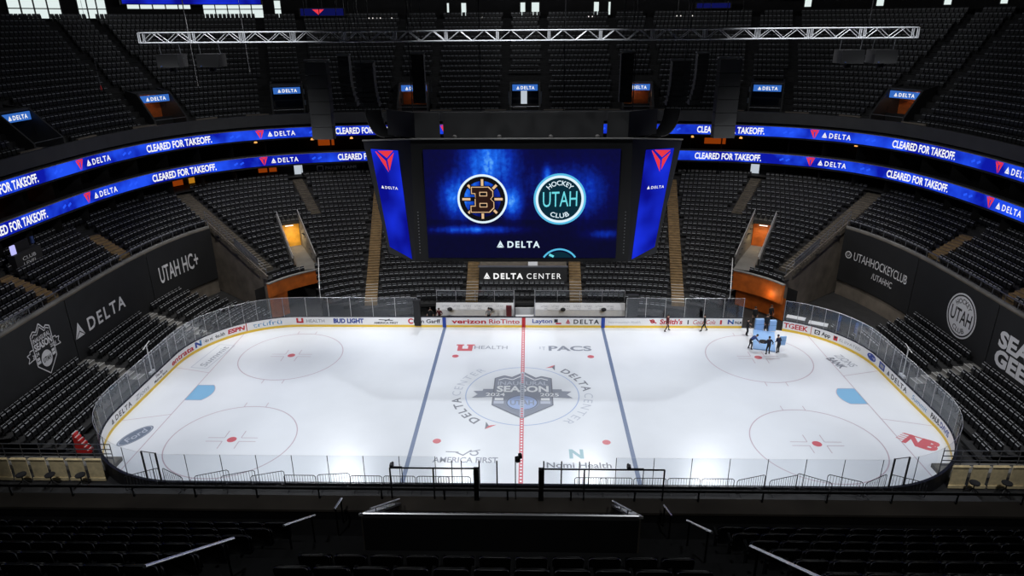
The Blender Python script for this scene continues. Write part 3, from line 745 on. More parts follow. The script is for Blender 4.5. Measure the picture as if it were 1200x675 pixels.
# ------------------------------------------------------------------ end walls, their black banners and the railing on top
RW = ring(32.0); RWT = ring(31.86)
def sx_near(path, x, y): return path.near(x, y)
for sx in (-1, 1):
    s = side[sx]
    a, b = sorted((sx_near(RW, sx * 34.6, 22.6), sx_near(RW, sx * 36.5, -14)))
    mb = MB(); solid_strip(mb, RW, a, b, [(0, -0.05), (0, 7.45), (-0.3, 7.45), (-0.3, -0.05)], 0, 0.8)
    structure(mb.build('wall_end_' + s, 'concrete_wall'), 'concrete wall under the %s end upper seats' % s, 'wall')
    e = empty('wall_top_railing', (sx * 37.1, 4, 7.45), 'grey panelled railing along the top of the %s end wall' % s, 'railing', 'end wall railings')
    n = max(1, int((b - a) / 1.5)); pan, po = MB(), None
    for i in range(n + 1):
        q, d, nn = RW.at(a + (b - a) * i / n); mb = MB(); mb.tube((q[0] - nn[0] * .15, q[1] - nn[1] * .15, 7.45), (q[0] - nn[0] * .15, q[1] - nn[1] * .15, 8.25), 0.03); mb.build('post', 'rail_grey', e)
    strip(pan, RW, a, b, [(-0.15, 7.5), (-0.15, 8.15)], 0, 0.8); pan.build('glass_panel', 'rail_glass', e)
    mb = MB(); solid_strip(mb, RW, a, b, [(-0.11, 8.2), (-0.11, 8.27), (-0.19, 8.27), (-0.19, 8.2)], 0, 0.8); mb.build('top_rail', 'rail_grey', e)
    mb = MB(); solid_strip(mb, RW, a, b, [(-0.0, 7.45), (-0.0, 7.62), (-0.28, 7.62), (-0.28, 7.45)], 0, 0.8); mb.build('kerb', 'concrete_grey', e)
    rel(e)
tmap = path_map(RWT, 0.03, 0.008)
def banner(a, b, z0, z1, label):
    s0, s1 = RWT.near(*a), RWT.near(*b)
    p, _, _ = RWT.at((s0 + s1) / 2); e = empty('wall_banner', (p[0], p[1], z0), label, 'banner', 'black end wall banners')
    mb = MB(); solid_strip(mb, RWT, s0 + 0.04, s1 - 0.04, [(0, z0), (0, z1), (-0.03, z1), (-0.03, z0)], 0, 0.6); mb.build('cloth', 'tarp', e)
    d = Deco(tmap)
    return e, d, s0, s1
def finish(e, d): d.build('print', ['print_grey', 'tarp'], e); rel(e)
Z0, Z1 = 1.65, 7.4
e, d, a, b = banner((-36.9, 13.7), (-34.5, 22.5), Z0, Z1, 'black banner reading UTAH HC+ at the far end of the left wall')
d.text('UTAH HC+', a + 1.3, a + 6.9, 3.8, 1.7, 0, 1, 0.012); finish(e, d)
e, d, a, b = banner((-37.2, 1.7), (-36.9, 13.7), Z0, Z1, 'black banner reading DELTA on the left end wall')
d.widget(a + 0.15, 3.75, 1.3, 0); d.text('DELTA', a + 2.0, a + 7.5, 3.75, 1.15, 0, 1, 0.02); finish(e, d)
e, d, a, b = banner((-36.9, -8.6), (-37.2, 1.7), Z0, Z1, 'black banner with white inaugural season shield on the left wall')
c0 = a + 7.0; d.fm = lambda u, v, h: tmap(c0 + (u - c0) * 0.8, v, h); season_crest(d, c0, 4.75, 0.58, 1, 0, 0, 0, 0, 1, hollow=True); finish(e, d)
e, d, a, b = banner((34.5, 22.5), (36.9, 12.5), Z0, Z1, 'black banner reading UTAHHOCKEYCLUB on the right end wall')
d.text('UTAHHOCKEYCLUB', a + 1.7, b - 1.0, 4.35, 0.9, 0, 1, 0.0); d.text('/UTAHHC', a + 4.4, b - 2.9, 3.2, 0.65, 0, 1, 0.0); d.disc(a + 1.0, 4.75, 0.4, 0); d.disc(a + 1.0, 4.75, 0.28, 1, 2); d.text('U', a + 0.88, a + 1.12, 4.6, 0.3, 0, 3, 0.02); finish(e, d)
def club_roundel(d, cx, cy, r, m0, m1):
    d.disc(cx, cy, r, m0, 1); d.ring(cx, cy, r * 0.86, r * 0.93, m1, 2, 48)
    d.text('UTAH', cx - r * 0.72, cx + r * 0.72, cy - r * 0.32, r * 0.62, m1, 2, 0.015)
    d.arc('HOCKEY', cx, cy, r * 0.55, 140, 40, r * 0.22, m1, 2, 0.015); d.arc('CLUB', cx, cy, r * 0.55, 235, 305, r * 0.22, m1, 2, 0.015, flip=True)
e, d, a, b = banner((36.9, 12.5), (37.1, 1.2), Z0, Z1, 'black banner with round grey hockey club mark on right wall')
club_roundel(d, a + 7.2, 4.7, 1.95, 0, 1); finish(e, d)
e, d, a, b = banner((37.1, 1.2), (36.9, -9.0), Z0, Z1, 'black banner reading SEAT GEEK at the right edge')
d.text('SEAT', a + 0.9, a + 5.6, 4.45, 1.25, 0, 1, 0.045); d.text('GEEK', a + 0.9, a + 6.0, 2.95, 1.25, 0, 1, 0.045); finish(e, d)

# diagonal walls closing the far stand, tunnel portals and mid-stand openings
for sx in (-1, 1):
    s = side[sx]
    mb = MB(); A, B = np.array([26.0, 16.0]), np.array([34.9, 23.3]); k = 14; P = []
    for i in range(k + 1):
        p = A + (B - A) * i / k; P.append((sx * p[0], p[1], zl(bval(p[0], p[1])) + 0.25))
    for a, b in zip(P, P[1:]):
        for off in (0, 0.25):
            mb.quad((a[0], a[1] + off, 0), (b[0], b[1] + off, 0), (b[0], b[1] + off, b[2]), (a[0], a[1] + off, a[2]))
        mb.quad((a[0], a[1], a[2]), (b[0], b[1], b[2]), (b[0], b[1] + .25, b[2]), (a[0], a[1] + .25, a[2]))
    structure(mb.build('wall_diagonal_' + s, 'concrete_wall'), 'bare concrete wall under the %s diagonal stairs' % s, 'wall')
    e = empty('stair_railing', (sx * 30, 19.6, 5), 'pale railing beside the %s diagonal stairs of the far stand' % s, 'railing', 'diagonal stair railings')
    R = [(sx * p[0], p[1], zl(bval(p[0], p[1])) + 0.3) for p in [A + (B - A) * t / 8 + np.array([0.1, 0.15]) for t in range(9)]]
    for a in R: mb = MB(); mb.tube(a, (a[0], a[1], a[2] + 0.95), 0.03); mb.build('post', 'rail_grey', e)
    for h in (0.5, 0.95): mb = MB(); mb.poly([(a[0], a[1], a[2] + h) for a in R], 0.03); mb.build('rail', 'rail_grey', e)
    mb = MB(); a, b = R[1], R[4]; mb.quad((a[0], a[1], a[2] + .1), (b[0], b[1], b[2] + .1), (b[0], b[1], b[2] + .9), (a[0], a[1], a[2] + .9)); mb.build('mesh_panel', 'steel', e)
    rel(e)
    # tunnel portal at ice level
    e = empty('tunnel_portal', (sx * 24.2, 16.8, 0), 'orange-walled ice level tunnel mouth in the %s corner of the far stand' % s, 'tunnel', 'ice level tunnel mouths')
    RT = ring(21.85); t0, t1 = sorted((RT.near(sx * 21.9, 19.4), RT.near(sx * 25.6, 14.6)))
    mb = MB(); solid_strip(mb, RT, t0, t1, [(0, 2.5 if sx < 0 else 1.9), (0, 3.9), (-0.25, 3.9), (-0.25, 2.5 if sx < 0 else 1.9)], 0, 0.5); mb.build('parapet', 'orange_paint', e)
    mb = MB(); solid_strip(mb, RT, t0, t1, [(0.05, 3.9), (0.05, 4.0), (-0.3, 4.0), (-0.3, 3.9)], 0, 0.5); mb.build('parapet_cap', 'concrete_grey', e)
    mb = MB()
    if sx > 0: strip(mb, RT, t0 + 0.6, t1, [(-0.6, 0), (-0.6, 2.4)], 0, 0.5)
    else: strip(mb, RT, t0, t0 + 2.2, [(-0.1, 0), (-0.1, 2.5)], 0, 0.5)
    mb.build('inner_wall', 'orange_paint', e)
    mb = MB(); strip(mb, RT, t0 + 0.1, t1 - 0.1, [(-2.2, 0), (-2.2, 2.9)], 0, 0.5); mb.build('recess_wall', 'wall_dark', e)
    rel(e)
    mb = MB(); k = 8; P = [(sx * (20.45 + 0.28 * 5.0 * i / k), 14.9 + 5.0 * i / k) for i in range(k + 1)]
    for a, b in zip(P, P[1:]):
        za, zb_ = zl(bval(*a)), zl(bval(*b)); mb.quad((*a, 0), (*b, 0), (*b, zb_ + 0.05), (*a, za + 0.05))
    structure(mb.build('wall_stand_edge_' + s, 'concrete_wall'), 'grey side wall of the far stand beside the %s tunnel' % s, 'wall')
    e = empty('edge_railing', (*P[4], 2.5), 'white railing panel on the stand edge beside the %s tunnel mouth' % s, 'railing', 'stand edge railings')
    for t in (0, 4, 8): z = zl(bval(*P[t])); mb = MB(); mb.tube((*P[t], z), (*P[t], z + 1.0), 0.035); mb.build('post', 'rail_white', e)
    mb = MB(); z0, z1 = zl(bval(*P[0])), zl(bval(*P[8])); mb.tube((*P[0], z0 + 1.0), (*P[8], z1 + 1.0), 0.04); mb.build('rail', 'rail_white', e)
    mb = MB(); mb.quad((*P[0], z0 + 0.1), (*P[8], z1 + 0.1), (*P[8], z1 + 0.95), (*P[0], z0 + 0.95)); mb.build('glass_panel', 'rail_glass', e); rel(e)
    # lit opening in the middle of the stand
    V0, V1 = np.array([sx * VOM[0][0], VOM[0][1]]), np.array([sx * VOM[1][0], VOM[1][1]]); dv = (V0 - V1) / np.linalg.norm(V0 - V1); nv = np.array([-dv[1], dv[0]])
    e = empty('stand_tunnel', (*((V0 + V1) / 2), 3.8), 'amber-lit tunnel opening amid the %s seats of the far stand' % s, 'tunnel', 'mid-stand tunnels')
    L = float(np.linalg.norm(V0 - V1)) + 1.0
    for t in (-1, 1):
        mb = MB(); q = [V1 + dv * (L * i / 8) + nv * 1.15 * t for i in range(9)]
        for a, b in zip(q, q[1:]):
            za, zb_ = zl(bval(*a)) + 0.75, zl(bval(*b)) + 0.75
            o_ = nv * 0.12 * t
            mb.quad((*a, 3.5), (*b, 3.5), (*b, zb_), (*a, za)); mb.quad((*a, za), (*b, zb_), (*(b + o_), zb_), (*(a + o_), za)); mb.quad((*(a + o_), za), (*(b + o_), zb_), (*(b + o_), zb_ - 1), (*(a + o_), za - 1))
        mb.build('side_wall', 'concrete_grey', e)
        mb = MB(); mb.poly([(*a, zl(bval(*a)) + 1.0) for a in q], 0.035); mb.build('handrail', 'rail_white', e)
    q = V1 + dv * L; mb = MB()
    a, b = q - nv * 1.15, q + nv * 1.15
    mb.quad((*a, 6.35), (*b, 6.35), (*b, 7.3), (*a, 7.3)); mb.build('header', 'concrete_grey', e)
    q2 = V1 + dv * (L - 0.2); a, b = q2 - nv * 1.1, q2 + nv * 1.1
    mb = MB(); mb.quad((*a, 3.7), (*b, 3.7), (*b, 6.35), (*a, 6.35)); mb.build('back_wall', 'yellow_wall' if sx < 0 else 'orange_paint', e)
    mb = MB(); c0 = V1 - dv * 0.5; mb.quad((*(c0 - nv * 1.15), 3.68), (*(c0 + nv * 1.15), 3.68), (*(q + nv * 1.15), 3.72), (*(q - nv * 1.15), 3.72)); mb.build('tunnel_floor', 'concrete_grey', e)
    mb = MB(); c1 = V1 + dv * (L - 0.35); mb.box((c1[0], c1[1], 6.25), (0.9, 0.12, 0.08), math.atan2(nv[1], nv[0])); mb.build('lamp', 'lamp_white', e)
    rel(e)
    l = bpy.data.lights.new('tunnel_lamp', 'POINT'); l.energy = 90 if sx < 0 else 60; l.color = (1, 0.72, 0.36); l.shadow_soft_size = 0.25
    c1 = V1 + dv * (L - 1.6); o = bpy.data.objects.new('tunnel_lamp', l); COL.objects.link(o); o.location = (*c1, 5.3)
l = bpy.data.lights.new('tunnel_lamp', 'POINT'); l.energy = 35; l.color = (1, 0.62, 0.25); l.shadow_soft_size = 0.3
o = bpy.data.objects.new('tunnel_lamp', l); COL.objects.link(o); o.location = (24.3, 15.3, 2.6)

# ------------------------------------------------------------------ suite levels behind the two ribbon boards
RS = ring(37.3)
SA, SB = RS.near(-42.3, -16), RS.near(42.3, -16)
def sweep(name, prof, m, label, cat, off=0.0):
    mb = MB(); solid_strip(mb, RS, SA, SB, prof, 0, 1.0); return structure(mb.build(name, m), label, cat)
sweep('wall_fascia_lower', [(-0.02, 11.75), (-0.02, 13.3), (-0.4, 13.3), (-0.4, 12.0), (-4.5, 12.0), (-4.5, 11.75)], 'wall_dark', 'dark floor edge of the lower suite level', 'fascia')
sweep('wall_fascia_upper', [(-0.02, 14.95), (-0.02, 16.5), (-0.4, 16.5), (-0.4, 15.3), (-4.5, 15.3), (-4.5, 14.95)], 'wall_dark', 'dark floor edge of the upper suite level', 'fascia')
sweep('wall_suite_back', [(-4.5, 9.5), (-4.5, 18.2), (-4.8, 18.2), (-4.8, 9.5)], 'wall_dark', 'dark back wall of the suites', 'wall')
sweep('floor_walkway', [(-1.4, 9.95), (-1.4, 10.1), (-4.5, 10.1), (-4.5, 9.95)], 'concrete_dark', 'dark walkway behind the last lower bowl row', 'floor')
sweep('wall_parapet', [(0.2, 16.7), (0.2, 17.95), (-0.15, 17.95), (-0.15, 17.3), (-1.5, 17.3), (-1.5, 16.9)], 'frame_grey', 'dark grey parapet in front of the upper deck', 'parapet')
mb = MB()
for i in range(46):
    q, d_, n_ = RS.at(SA + (SB - SA) * (i + 0.5) / 46); c0, c1 = q - n_ * 0.5, q - n_ * 3.1
    for z0, z1 in ((13.0, 14.9), (10.2, 11.7)): mb.quad((*c0, z0), (*c1, z0), (*c1, z1), (*c0, z1))
structure(mb.build('wall_suite_partitions', 'wall_dark'), 'dark partitions between the suites', 'wall')
# ribbon boards
rmap = path_map(RS, 0.11, 0.012)
PER = 22.12
for nm, z0, z1, lab in (('lower', 11.98, 13.12, 'lower of two blue LED ribbon boards wrapping the bowl'), ('upper', 15.16, 16.3, 'upper of two blue LED ribbon boards wrapping the bowl')):
    e = empty('ribbon_board', (0, 37.2, z0), lab, 'led board', 'blue LED ribbon boards')
    mb = MB(); solid_strip(mb, RS, SA, SB, [(0.1, z0), (0.1, z1), (0.0, z1), (0.0, z0)], 0, 0.8); mb.build('led_face', 'ribbon_led', e)
    mb = MB(); solid_strip(mb, RS, SA, SB, [(0.14, z1), (0.14, z1 + 0.06), (-0.02, z1 + 0.06), (-0.02, z1)], 0, 0.8); mb.build('top_trim', 'trim_grey', e)
    d = Deco(rmap); zc = (z0 + z1) / 2; t = d.text
    for k in range(3, 10):
        s = 84.0 + (k - 3) * PER - PER
        d.shape([(s, zc + 0.5), (s + 0.45, zc + 0.25), (s + 0.5, zc - 0.5)], 1); d.shape([(s + 0.12, zc + 0.52), (s + 1.0, zc + 0.52), (s + 0.55, zc + 0.22)], 1); d.shape([(s + 1.0, zc + 0.5), (s + 0.62, zc + 0.2), (s + 0.58, zc - 0.5)], 1)
        d.widget(s + 1.35, zc - 0.29, 0.6, 0); t('DELTA', s + 2.15, s + 4.55, zc - 0.28, 0.55, 0, 1, 0.02)
        t('CLEARED FOR TAKEOFF.', s + 9.3, s + 17.1, zc - 0.36, 0.74, 0, 1, 0.028)
        for u in (s + 6.2, s + 6.9, s + 19.2, s + 19.9): d.line((u, zc - 0.12), (u + 0.42, zc + 0.1), 0.22, 2)
    d.build('lettering', ['led_white', 'led_red', 'led_blue_bright'], e); rel(e)
# small lit things inside the suites
RL = ring(40.6)
def suite_lamp(x, y, z, label):
    p, dd, n = RL.at(RL.near(x, y)); e = empty('suite_lamp', (p[0], p[1], z), label, 'lamp', 'warm lamps in the suites')
    mb = MB(); mb.lathe([(0.16, 0), (0.22, 0.02), (0.12, 0.22), (0.04, 0.24)], (p[0], p[1], z), 10); mb.build('shade', 'lamp_warm', e)
    mb = MB(); mb.tube((p[0], p[1], z + 0.24), (p[0], p[1], z + 0.6), 0.02); mb.build('cord', 'black', e); rel(e)
for k, (x, y, z, lab) in enumerate(((-33, 36, 14.2, 'warm lamp under the upper ribbon board, left of the scoreboard'), (-27, 38, 14.2, 'warm lamp under the upper ribbon, nearer the scoreboard left side'),
        (-43, 22, 14.2, 'warm suite lamp under the upper ribbon on the left bend'), (27, 38, 14.2, 'warm lamp under the upper ribbon, right of the scoreboard'), (21, 39, 14.2, 'warm lamp under the upper ribbon beside the scoreboard right corner'),
        (38, 32, 14.2, 'warm suite lamp under the upper ribbon on the right bend'), (-22, 39, 14.2, 'warm lamp under the upper ribbon beside the scoreboard left corner'))): suite_lamp(x, y, z, lab)
def alcove(x, y, z0, z1, wd, m, label):
    P = ring(40.9); s = P.near(x, y); e = empty('lit_alcove', (*P.at(s)[0], z0), label, 'alcove', 'lit suite alcoves')
    mb = MB(); solid_strip(mb, P, s - wd / 2, s + wd / 2, [(0, z0), (0, z1), (-0.1, z1), (-0.1, z0)], 0, 0.8); mb.build('back_panel', m, e)  # panel glows by itself to stand for a lit alcove wall
    mb = MB(); solid_strip(mb, P, s - wd / 2 - 0.15, s + wd / 2 + 0.15, [(0.4, z1), (0.4, z1 + 0.12), (-0.1, z1 + 0.12), (-0.1, z1)], 0, 0.8); mb.build('soffit', 'wall_dark', e); rel(e)
alcove(-46, 9.5, 12.9, 14.3, 4.2, 'alcove_orange_glow', 'orange-lit alcove between the ribbon boards at the left edge')
alcove(-38.6, 31.6, 10.2, 11.2, 1.6, 'alcove_amber_glow', 'amber alcove below the lower ribbon on the left bend')
alcove(-40.2, 30, 10.2, 11.2, 1.2, 'alcove_orange_glow', 'small orange alcove below the lower ribbon, left bend')
alcove(-32.5, 36.5, 10.4, 11.0, 2.2, 'alcove_orange_glow', 'orange alcove below the lower ribbon, towards the scoreboard left side')
alcove(-25.5, 38.8, 13.4, 14.4, 2.0, 'alcove_orange_glow', 'orange alcove between the ribbons, left of the scoreboard')
alcove(24, 39, 13.4, 14.2, 2.6, 'alcove_orange_glow', 'orange alcove between the ribbons, right of the scoreboard')
for sx in (-1, 1):
    P = ring(39.6); s0 = P.near(sx * 28.6, 36.8); p, dd, n = P.at(s0)
    e = empty('glowing_column', (p[0], p[1], 10.1), 'white column with self-glowing face under the lower ribbon, %s of the scoreboard' % side[sx], 'column', 'glowing columns')
    mb = MB(); mb.box((p[0], p[1], 11.0), (1.0, 0.3, 1.7), math.atan2(dd[1], dd[0])); mb.build('glow_face', 'white_glow', e)  # no lamp here: the column's brightness is emission on its face
    mb = MB(); mb.box((p[0], p[1], 10.1), (1.2, 0.5, 0.16), math.atan2(dd[1], dd[0])); mb.build('base', 'concrete_grey', e); rel(e)
# painted name on the dark wall below the ribbon
P = ring(39.4); s0 = P.near(-24.5, 38.3); e = empty('wall_sign', (*P.at(s0)[0], 10.3), 'faint grey PARLEY PLAINS lettering on black wall below lower ribbon', 'sign')
mb = MB(); solid_strip(mb, P, s0 - 2.2, s0 + 3.4, [(0, 10.15), (0, 11.4), (-0.08, 11.4), (-0.08, 10.15)], 0, 0.6); mb.build('sign_panel', 'black_soft', e)
d = Deco(path_map(P, 0.01, 0.005)); d.text('PARLEY PLAINS', s0 - 0.9, s0 + 3.0, 10.6, 0.42, 0, 1, 0.01); d.outline([(s0 - 1.9, 10.5), (s0 - 1.2, 10.5), (s0 - 1.2, 11.1), (s0 - 1.9, 11.1)], 0.1, 0); d.build('lettering', ['print_grey'], e); rel(e)

# ------------------------------------------------------------------ upper deck portals with lit name boards
VL = ['leftmost, at the left edge of the upper deck', 'second from the left edge of the upper deck', 'left of the hanging speakers', 'above the scoreboard left side', 'above the scoreboard centre', 'above the scoreboard right side', 'right of the hanging speakers', 'on the right bend of the upper deck']
for i, ((c, dd, n), lab) in enumerate(zip(VF, VL)):
    rz = math.atan2(dd[1], dd[0]); e = empty('deck_portal', (c[0], c[1], 17.3), 'dark portal with blue DELTA board, ' + lab, 'portal', 'upper deck portals', rz)
    L = lambda u, k, z: (u, k, z - 17.3)                  # k runs away from the ice
    for t in (-1, 1):
        mb = MB(); mb.prism([(0.2, 17.3), (5.5, 17.3), (5.5, 21.2), (3.0, 20.9), (0.2, 18.2)], lambda u, v, h: L(t * (1.75 + h), u, v), 0, 0.2); mb.build('side_wall', 'frame_grey', e)
    mb = MB(); mb.box2(L(-1.75, 3.0, 20.75), L(1.75, 5.6, 20.95)); mb.build('roof_slab', 'frame_grey', e)
    mb = MB(); mb.box2(L(-1.75, 5.3, 17.3), L(1.75, 5.5, 20.75)); mb.build('back_wall', ('orange_paint' if i in (1, 7, 3, 5) else 'black_soft'), e)
    mb = MB(); mb.box2(L(-1.75, 0.2, 17.24), L(1.75, 5.5, 17.3)); mb.build('portal_floor', 'concrete_grey', e)
    mb = MB(); mb.box2(L(-1.6, 2.8, 19.9), L(1.6, 2.95, 20.65)); sb = mb.build('name_board', 'sign_blue', e)
    d = Deco(lambda u, v, h: L(u, 2.79 - h * 0.004, v)); d.widget(-1.1, 20.06, 0.42, 0); d.text('DELTA', -0.55, 1.2, 20.08, 0.38, 0, 1, 0.03); d.build('lettering', ['led_white'], sb)
    mb = MB(); mb.tube(L(-1.75, 0.25, 18.25), L(1.75, 0.25, 18.25), 0.04); mb.build('front_rail', 'rail_grey', e)
    if i in (4,):
        mb = MB(); mb.box2(L(-0.55, 5.1, 17.4), L(0.25, 5.25, 20.4)); mb.build('lit_doorway', 'white_glow', e)
        mb = MB(); mb.box2(L(-1.5, 0.1, 18.1), L(0.2, 0.2, 18.2)); mb.build('pale_ledge', 'concrete_grey', e)
    if i in (1, 3, 5, 7):
        mb = MB(); mb.lathe([(0.1, 0), (0.14, 0.05), (0.05, 0.1)], L(0.3, 4.8, 20.4), 10); mb.build('lamp', 'lamp_warm', e)
        l = bpy.data.lights.new('portal_lamp', 'POINT'); l.energy = 12; l.color = (1, 0.6, 0.3); l.shadow_soft_size = 0.15
        o = bpy.data.objects.new('portal_lamp', l); COL.objects.link(o); o.location = (c[0] - n[0] * 4.2, c[1] - n[1] * 4.2, 19.6)
    for t in (-1, 1):        # pale parapet blocks either side
        mb = MB(); mb.box2(L(t * 3.6 - 1.3, -0.9, 17.6), L(t * 3.6 + 1.3, -0.6, 18.0)); mb.build('parapet_block', 'concrete_wall', e)

# ------------------------------------------------------------------ back of the upper deck: wall, windows, boards
RT_ = ring(57.0); TA, TB = RT_.near(-62.2, -16), RT_.near(62.2, -16)
mb = MB(); solid_strip(mb, RT_, TA, TB, [(0, 27.6), (0, 38), (-0.3, 38), (-0.3, 27.6)], 0, 1.2); structure(mb.build('wall_concourse', 'wall_dark'), 'black wall behind the top of the upper deck', 'wall')
mb = MB(); solid_strip(mb, RT_, TA, TB, [(1.6, 27.9), (1.6, 28.15), (0, 28.15), (0, 27.9)], 0, 1.2); structure(mb.build('floor_top_walkway', 'concrete_dark'), 'dark walkway at the top of the upper deck', 'floor')
def window(k, x0, y0, x1, y1, z0, z1, cols, rws, label):
    a, b = RT_.near(x0, y0), RT_.near(x1, y1)
    e = empty('window_%d' % k, (*RT_.at((a + b) / 2)[0], z0), label, 'window'); e['kind'] = 'structure'
    mb = MB(); solid_strip(mb, RT_, a, b, [(0.06, z0), (0.06, z1), (0.03, z1), (0.03, z0)], 0, 1.0); mb.build('pane', 'window_sky', e)
    mb = MB()
    for i in range(cols + 1):
        q, dd, n = RT_.at(a + (b - a) * i / cols); mb.box((q[0] + n[0] * .1, q[1] + n[1] * .1, (z0 + z1) / 2), (0.14, 0.14, z1 - z0), math.atan2(dd[1], dd[0]))
    for j in range(rws + 1):
        z = z0 + (z1 - z0) * j / rws; solid_strip(mb, RT_, a, b, [(0.15, z - 0.06), (0.15, z + 0.06), (0.05, z + 0.06), (0.05, z - 0.06)], 0, 1.0)
    mb.build('window_frame', 'black', e); return rel(e)
for k, q in enumerate(((-59.4, 34.8, -56.6, 40.7, 28.75, 32.2, 4, 3, 'bright gridded window, leftmost along the top of the deck'), (-55.6, 42.0, -53.3, 44.8, 28.75, 32.2, 3, 3, 'bright gridded window, second along the top left'),
        (-51.6, 46.6, -45.6, 51.1, 29.9, 32.2, 5, 1, 'long bright window strip, third along the top left'), (-44.2, 51.9, -36.6, 54.6, 28.75, 32.2, 5, 3, 'bright gridded window right of the blue board, top left'),
        (-35.6, 54.9, -34.6, 55.1, 28.75, 32.2, 1, 3, 'narrow bright window at the end of the top left row'))): window(k + 1, *q)
for k, (xa, xb, lab) in enumerate(((-11.2, -10.7, 'thin bright window slot far left of top centre'), (-9.4, -8.5, 'bright window slot left of top centre'), (-0.9, 0.1, 'bright window left of the pair at top centre'), (0.9, 1.9, 'bright window right of the pair at top centre'), (9.7, 10.6, 'bright window slot right of top centre'), (11.8, 12.2, 'thin bright window slot far right of top centre'))):
    window(6 + k, xa, 57, xb, 57, 28.8, 30.6, 1, 1, lab)
for k, (x, y, lab) in enumerate(((38.5, 54.0, 'small bright window slot, first on the top right'), (46.6, 50.5, 'small bright window slot, second on the top right'), (52.6, 45.4, 'small bright window slot, third on the top right'), (56.6, 40.5, 'small bright window slot, fourth on the top right'))):
    p, dd, n = RT_.at(RT_.near(x, y)); window(12 + k, *(p - dd * 0.4), *(p + dd * 0.5), 29.6, 30.8, 1, 1, lab)
def long_board(x0, y0, x1, y1, z0, z1, label, red=None, m='corner_led'):
    P = ring(54.5); a, b = P.near(x0, y0), P.near(x1, y1); e = empty('overhead_led_board', (*P.at((a + b) / 2)[0], z0), label, 'led board', 'boards hung over the deck top')
    mb = MB(); solid_strip(mb, P, a, b, [(0.1, z0), (0.1, z1), (0, z1), (0, z0)], 0, 1.0); mb.build('led_face', m, e)
    mb = MB(); solid_strip(mb, P, a - 0.2, b + 0.2, [(0.0, z0 - 0.1), (0.0, z1 + 0.1), (-0.25, z1 + 0.1), (-0.25, z0 - 0.1)], 0, 1.0); mb.build('housing', 'black', e)
    for t in (0.15, 0.5, 0.85):
        q, dd, n = P.at(a + (b - a) * t); mb = MB(); mb.tube((q[0], q[1], z1), (q[0], q[1], 37.99), 0.05); mb.build('hanger', 'black', e)
    if red: d = Deco(path_map(P, 0.11, 0.01)); d.shape([(a + red, z1 - 0.1), (a + red + 1.6, z1 - 0.1), (a + red + 0.8, z0 + 0.1)], 0); d.build('red_mark', ['led_red'], e)
    rel(e)
long_board(-50.5, 43.6, -36, 52.2, 30.5, 31.9, 'long bright blue board hung over the top left windows')
long_board(33, 53.0, 37.6, 51.6, 30.75, 31.9, 'short blue board hung over the top right of the deck')
long_board(-30.2, 48, -25.0, 50.5, 29.0, 29.9, 'small blue and red board on the black wall, top centre left', red=1.6, m='dim_led')
long_board(23.5, 51, 27.5, 50, 29.6, 30.2, 'small dim blue board on the black wall, top centre right', m='dim_led')
for k, x in enumerate((-22, -20.6, -19.2, -6.5, 9.0, 21.8, 23.3)):
    P = ring(56.2); p, dd, n = P.at(P.near(x, 56)); e = empty('strip_lamp', (p[0], p[1], 28.5), 'small white strip lamp along the deck top, %s from left' % ORD[k], 'lamp', 'strip lamps at the deck top')
    mb = MB(); mb.box((p[0], p[1], 28.62), (0.8, 0.08, 0.14), math.atan2(dd[1], dd[0])); mb.build('tube', 'lamp_white', e)
    mb = MB(); mb.box((p[0] - n[0] * .1, p[1] - n[1] * .1, 28.42), (0.9, 0.12, 0.6), math.atan2(dd[1], dd[0])); mb.build('bracket', 'black', e); rel(e)

# ------------------------------------------------------------------ centre-hung scoreboard
e = empty('scoreboard', (0, 0, 12.7), 'huge black scoreboard hanging over centre ice with lit main screen', 'scoreboard')
ZT, ZB = 21.1, 12.75
top = [(-7.15, -4), (7.15, -4), (11.0, -0.9), (11.0, 0.9), (7.15, 4), (-7.15, 4), (-11.0, 0.9), (-11.0, -0.9)]
bot = [(-7.3, -4), (7.3, -4), (9.5, -2.23), (9.5, 2.23), (7.3, 4), (-7.3, 4), (-9.5, 2.23), (-9.5, -2.23)]
mb = MB(); k = 8
ztop = lambda y: ZT - (y + 4) * 0.19
mb.add([(x, y, ZB) for x, y in bot] + [(x, y, ztop(y)) for x, y in top], [tuple(range(k))[::-1], tuple(range(k, 2 * k))] + [(i, (i + 1) % k, k + (i + 1) % k, k + i) for i in range(k)])
mb.build('housing', 'frame_black', e)
mb = MB(); mb.poly([(x, y - (0.05 if y < 0 else -0.05), ztop(y) + 0.03) for x, y in top + [top[0]]], 0.06, 6); mb.build('top_edge_trim', 'trim_grey', e)
for x in (-4.3, -1.4, 1.9, 4.9): mb = MB(); mb.lathe([(0.13, 0), (0.15, 0.12), (0.08, 0.2)], (x, -3.9, ZT + 0.05), 10); mb.build('lifting_knob', 'trim_grey', e)
mb = MB()
for s in (-1, 1):
    for i in range(14): mb.box((s * 6.95, -4.02, 13.4 + i * 0.22), (0.07, 0.03, 0.07))
mb.build('status_lamp_strip', 'steel', e)
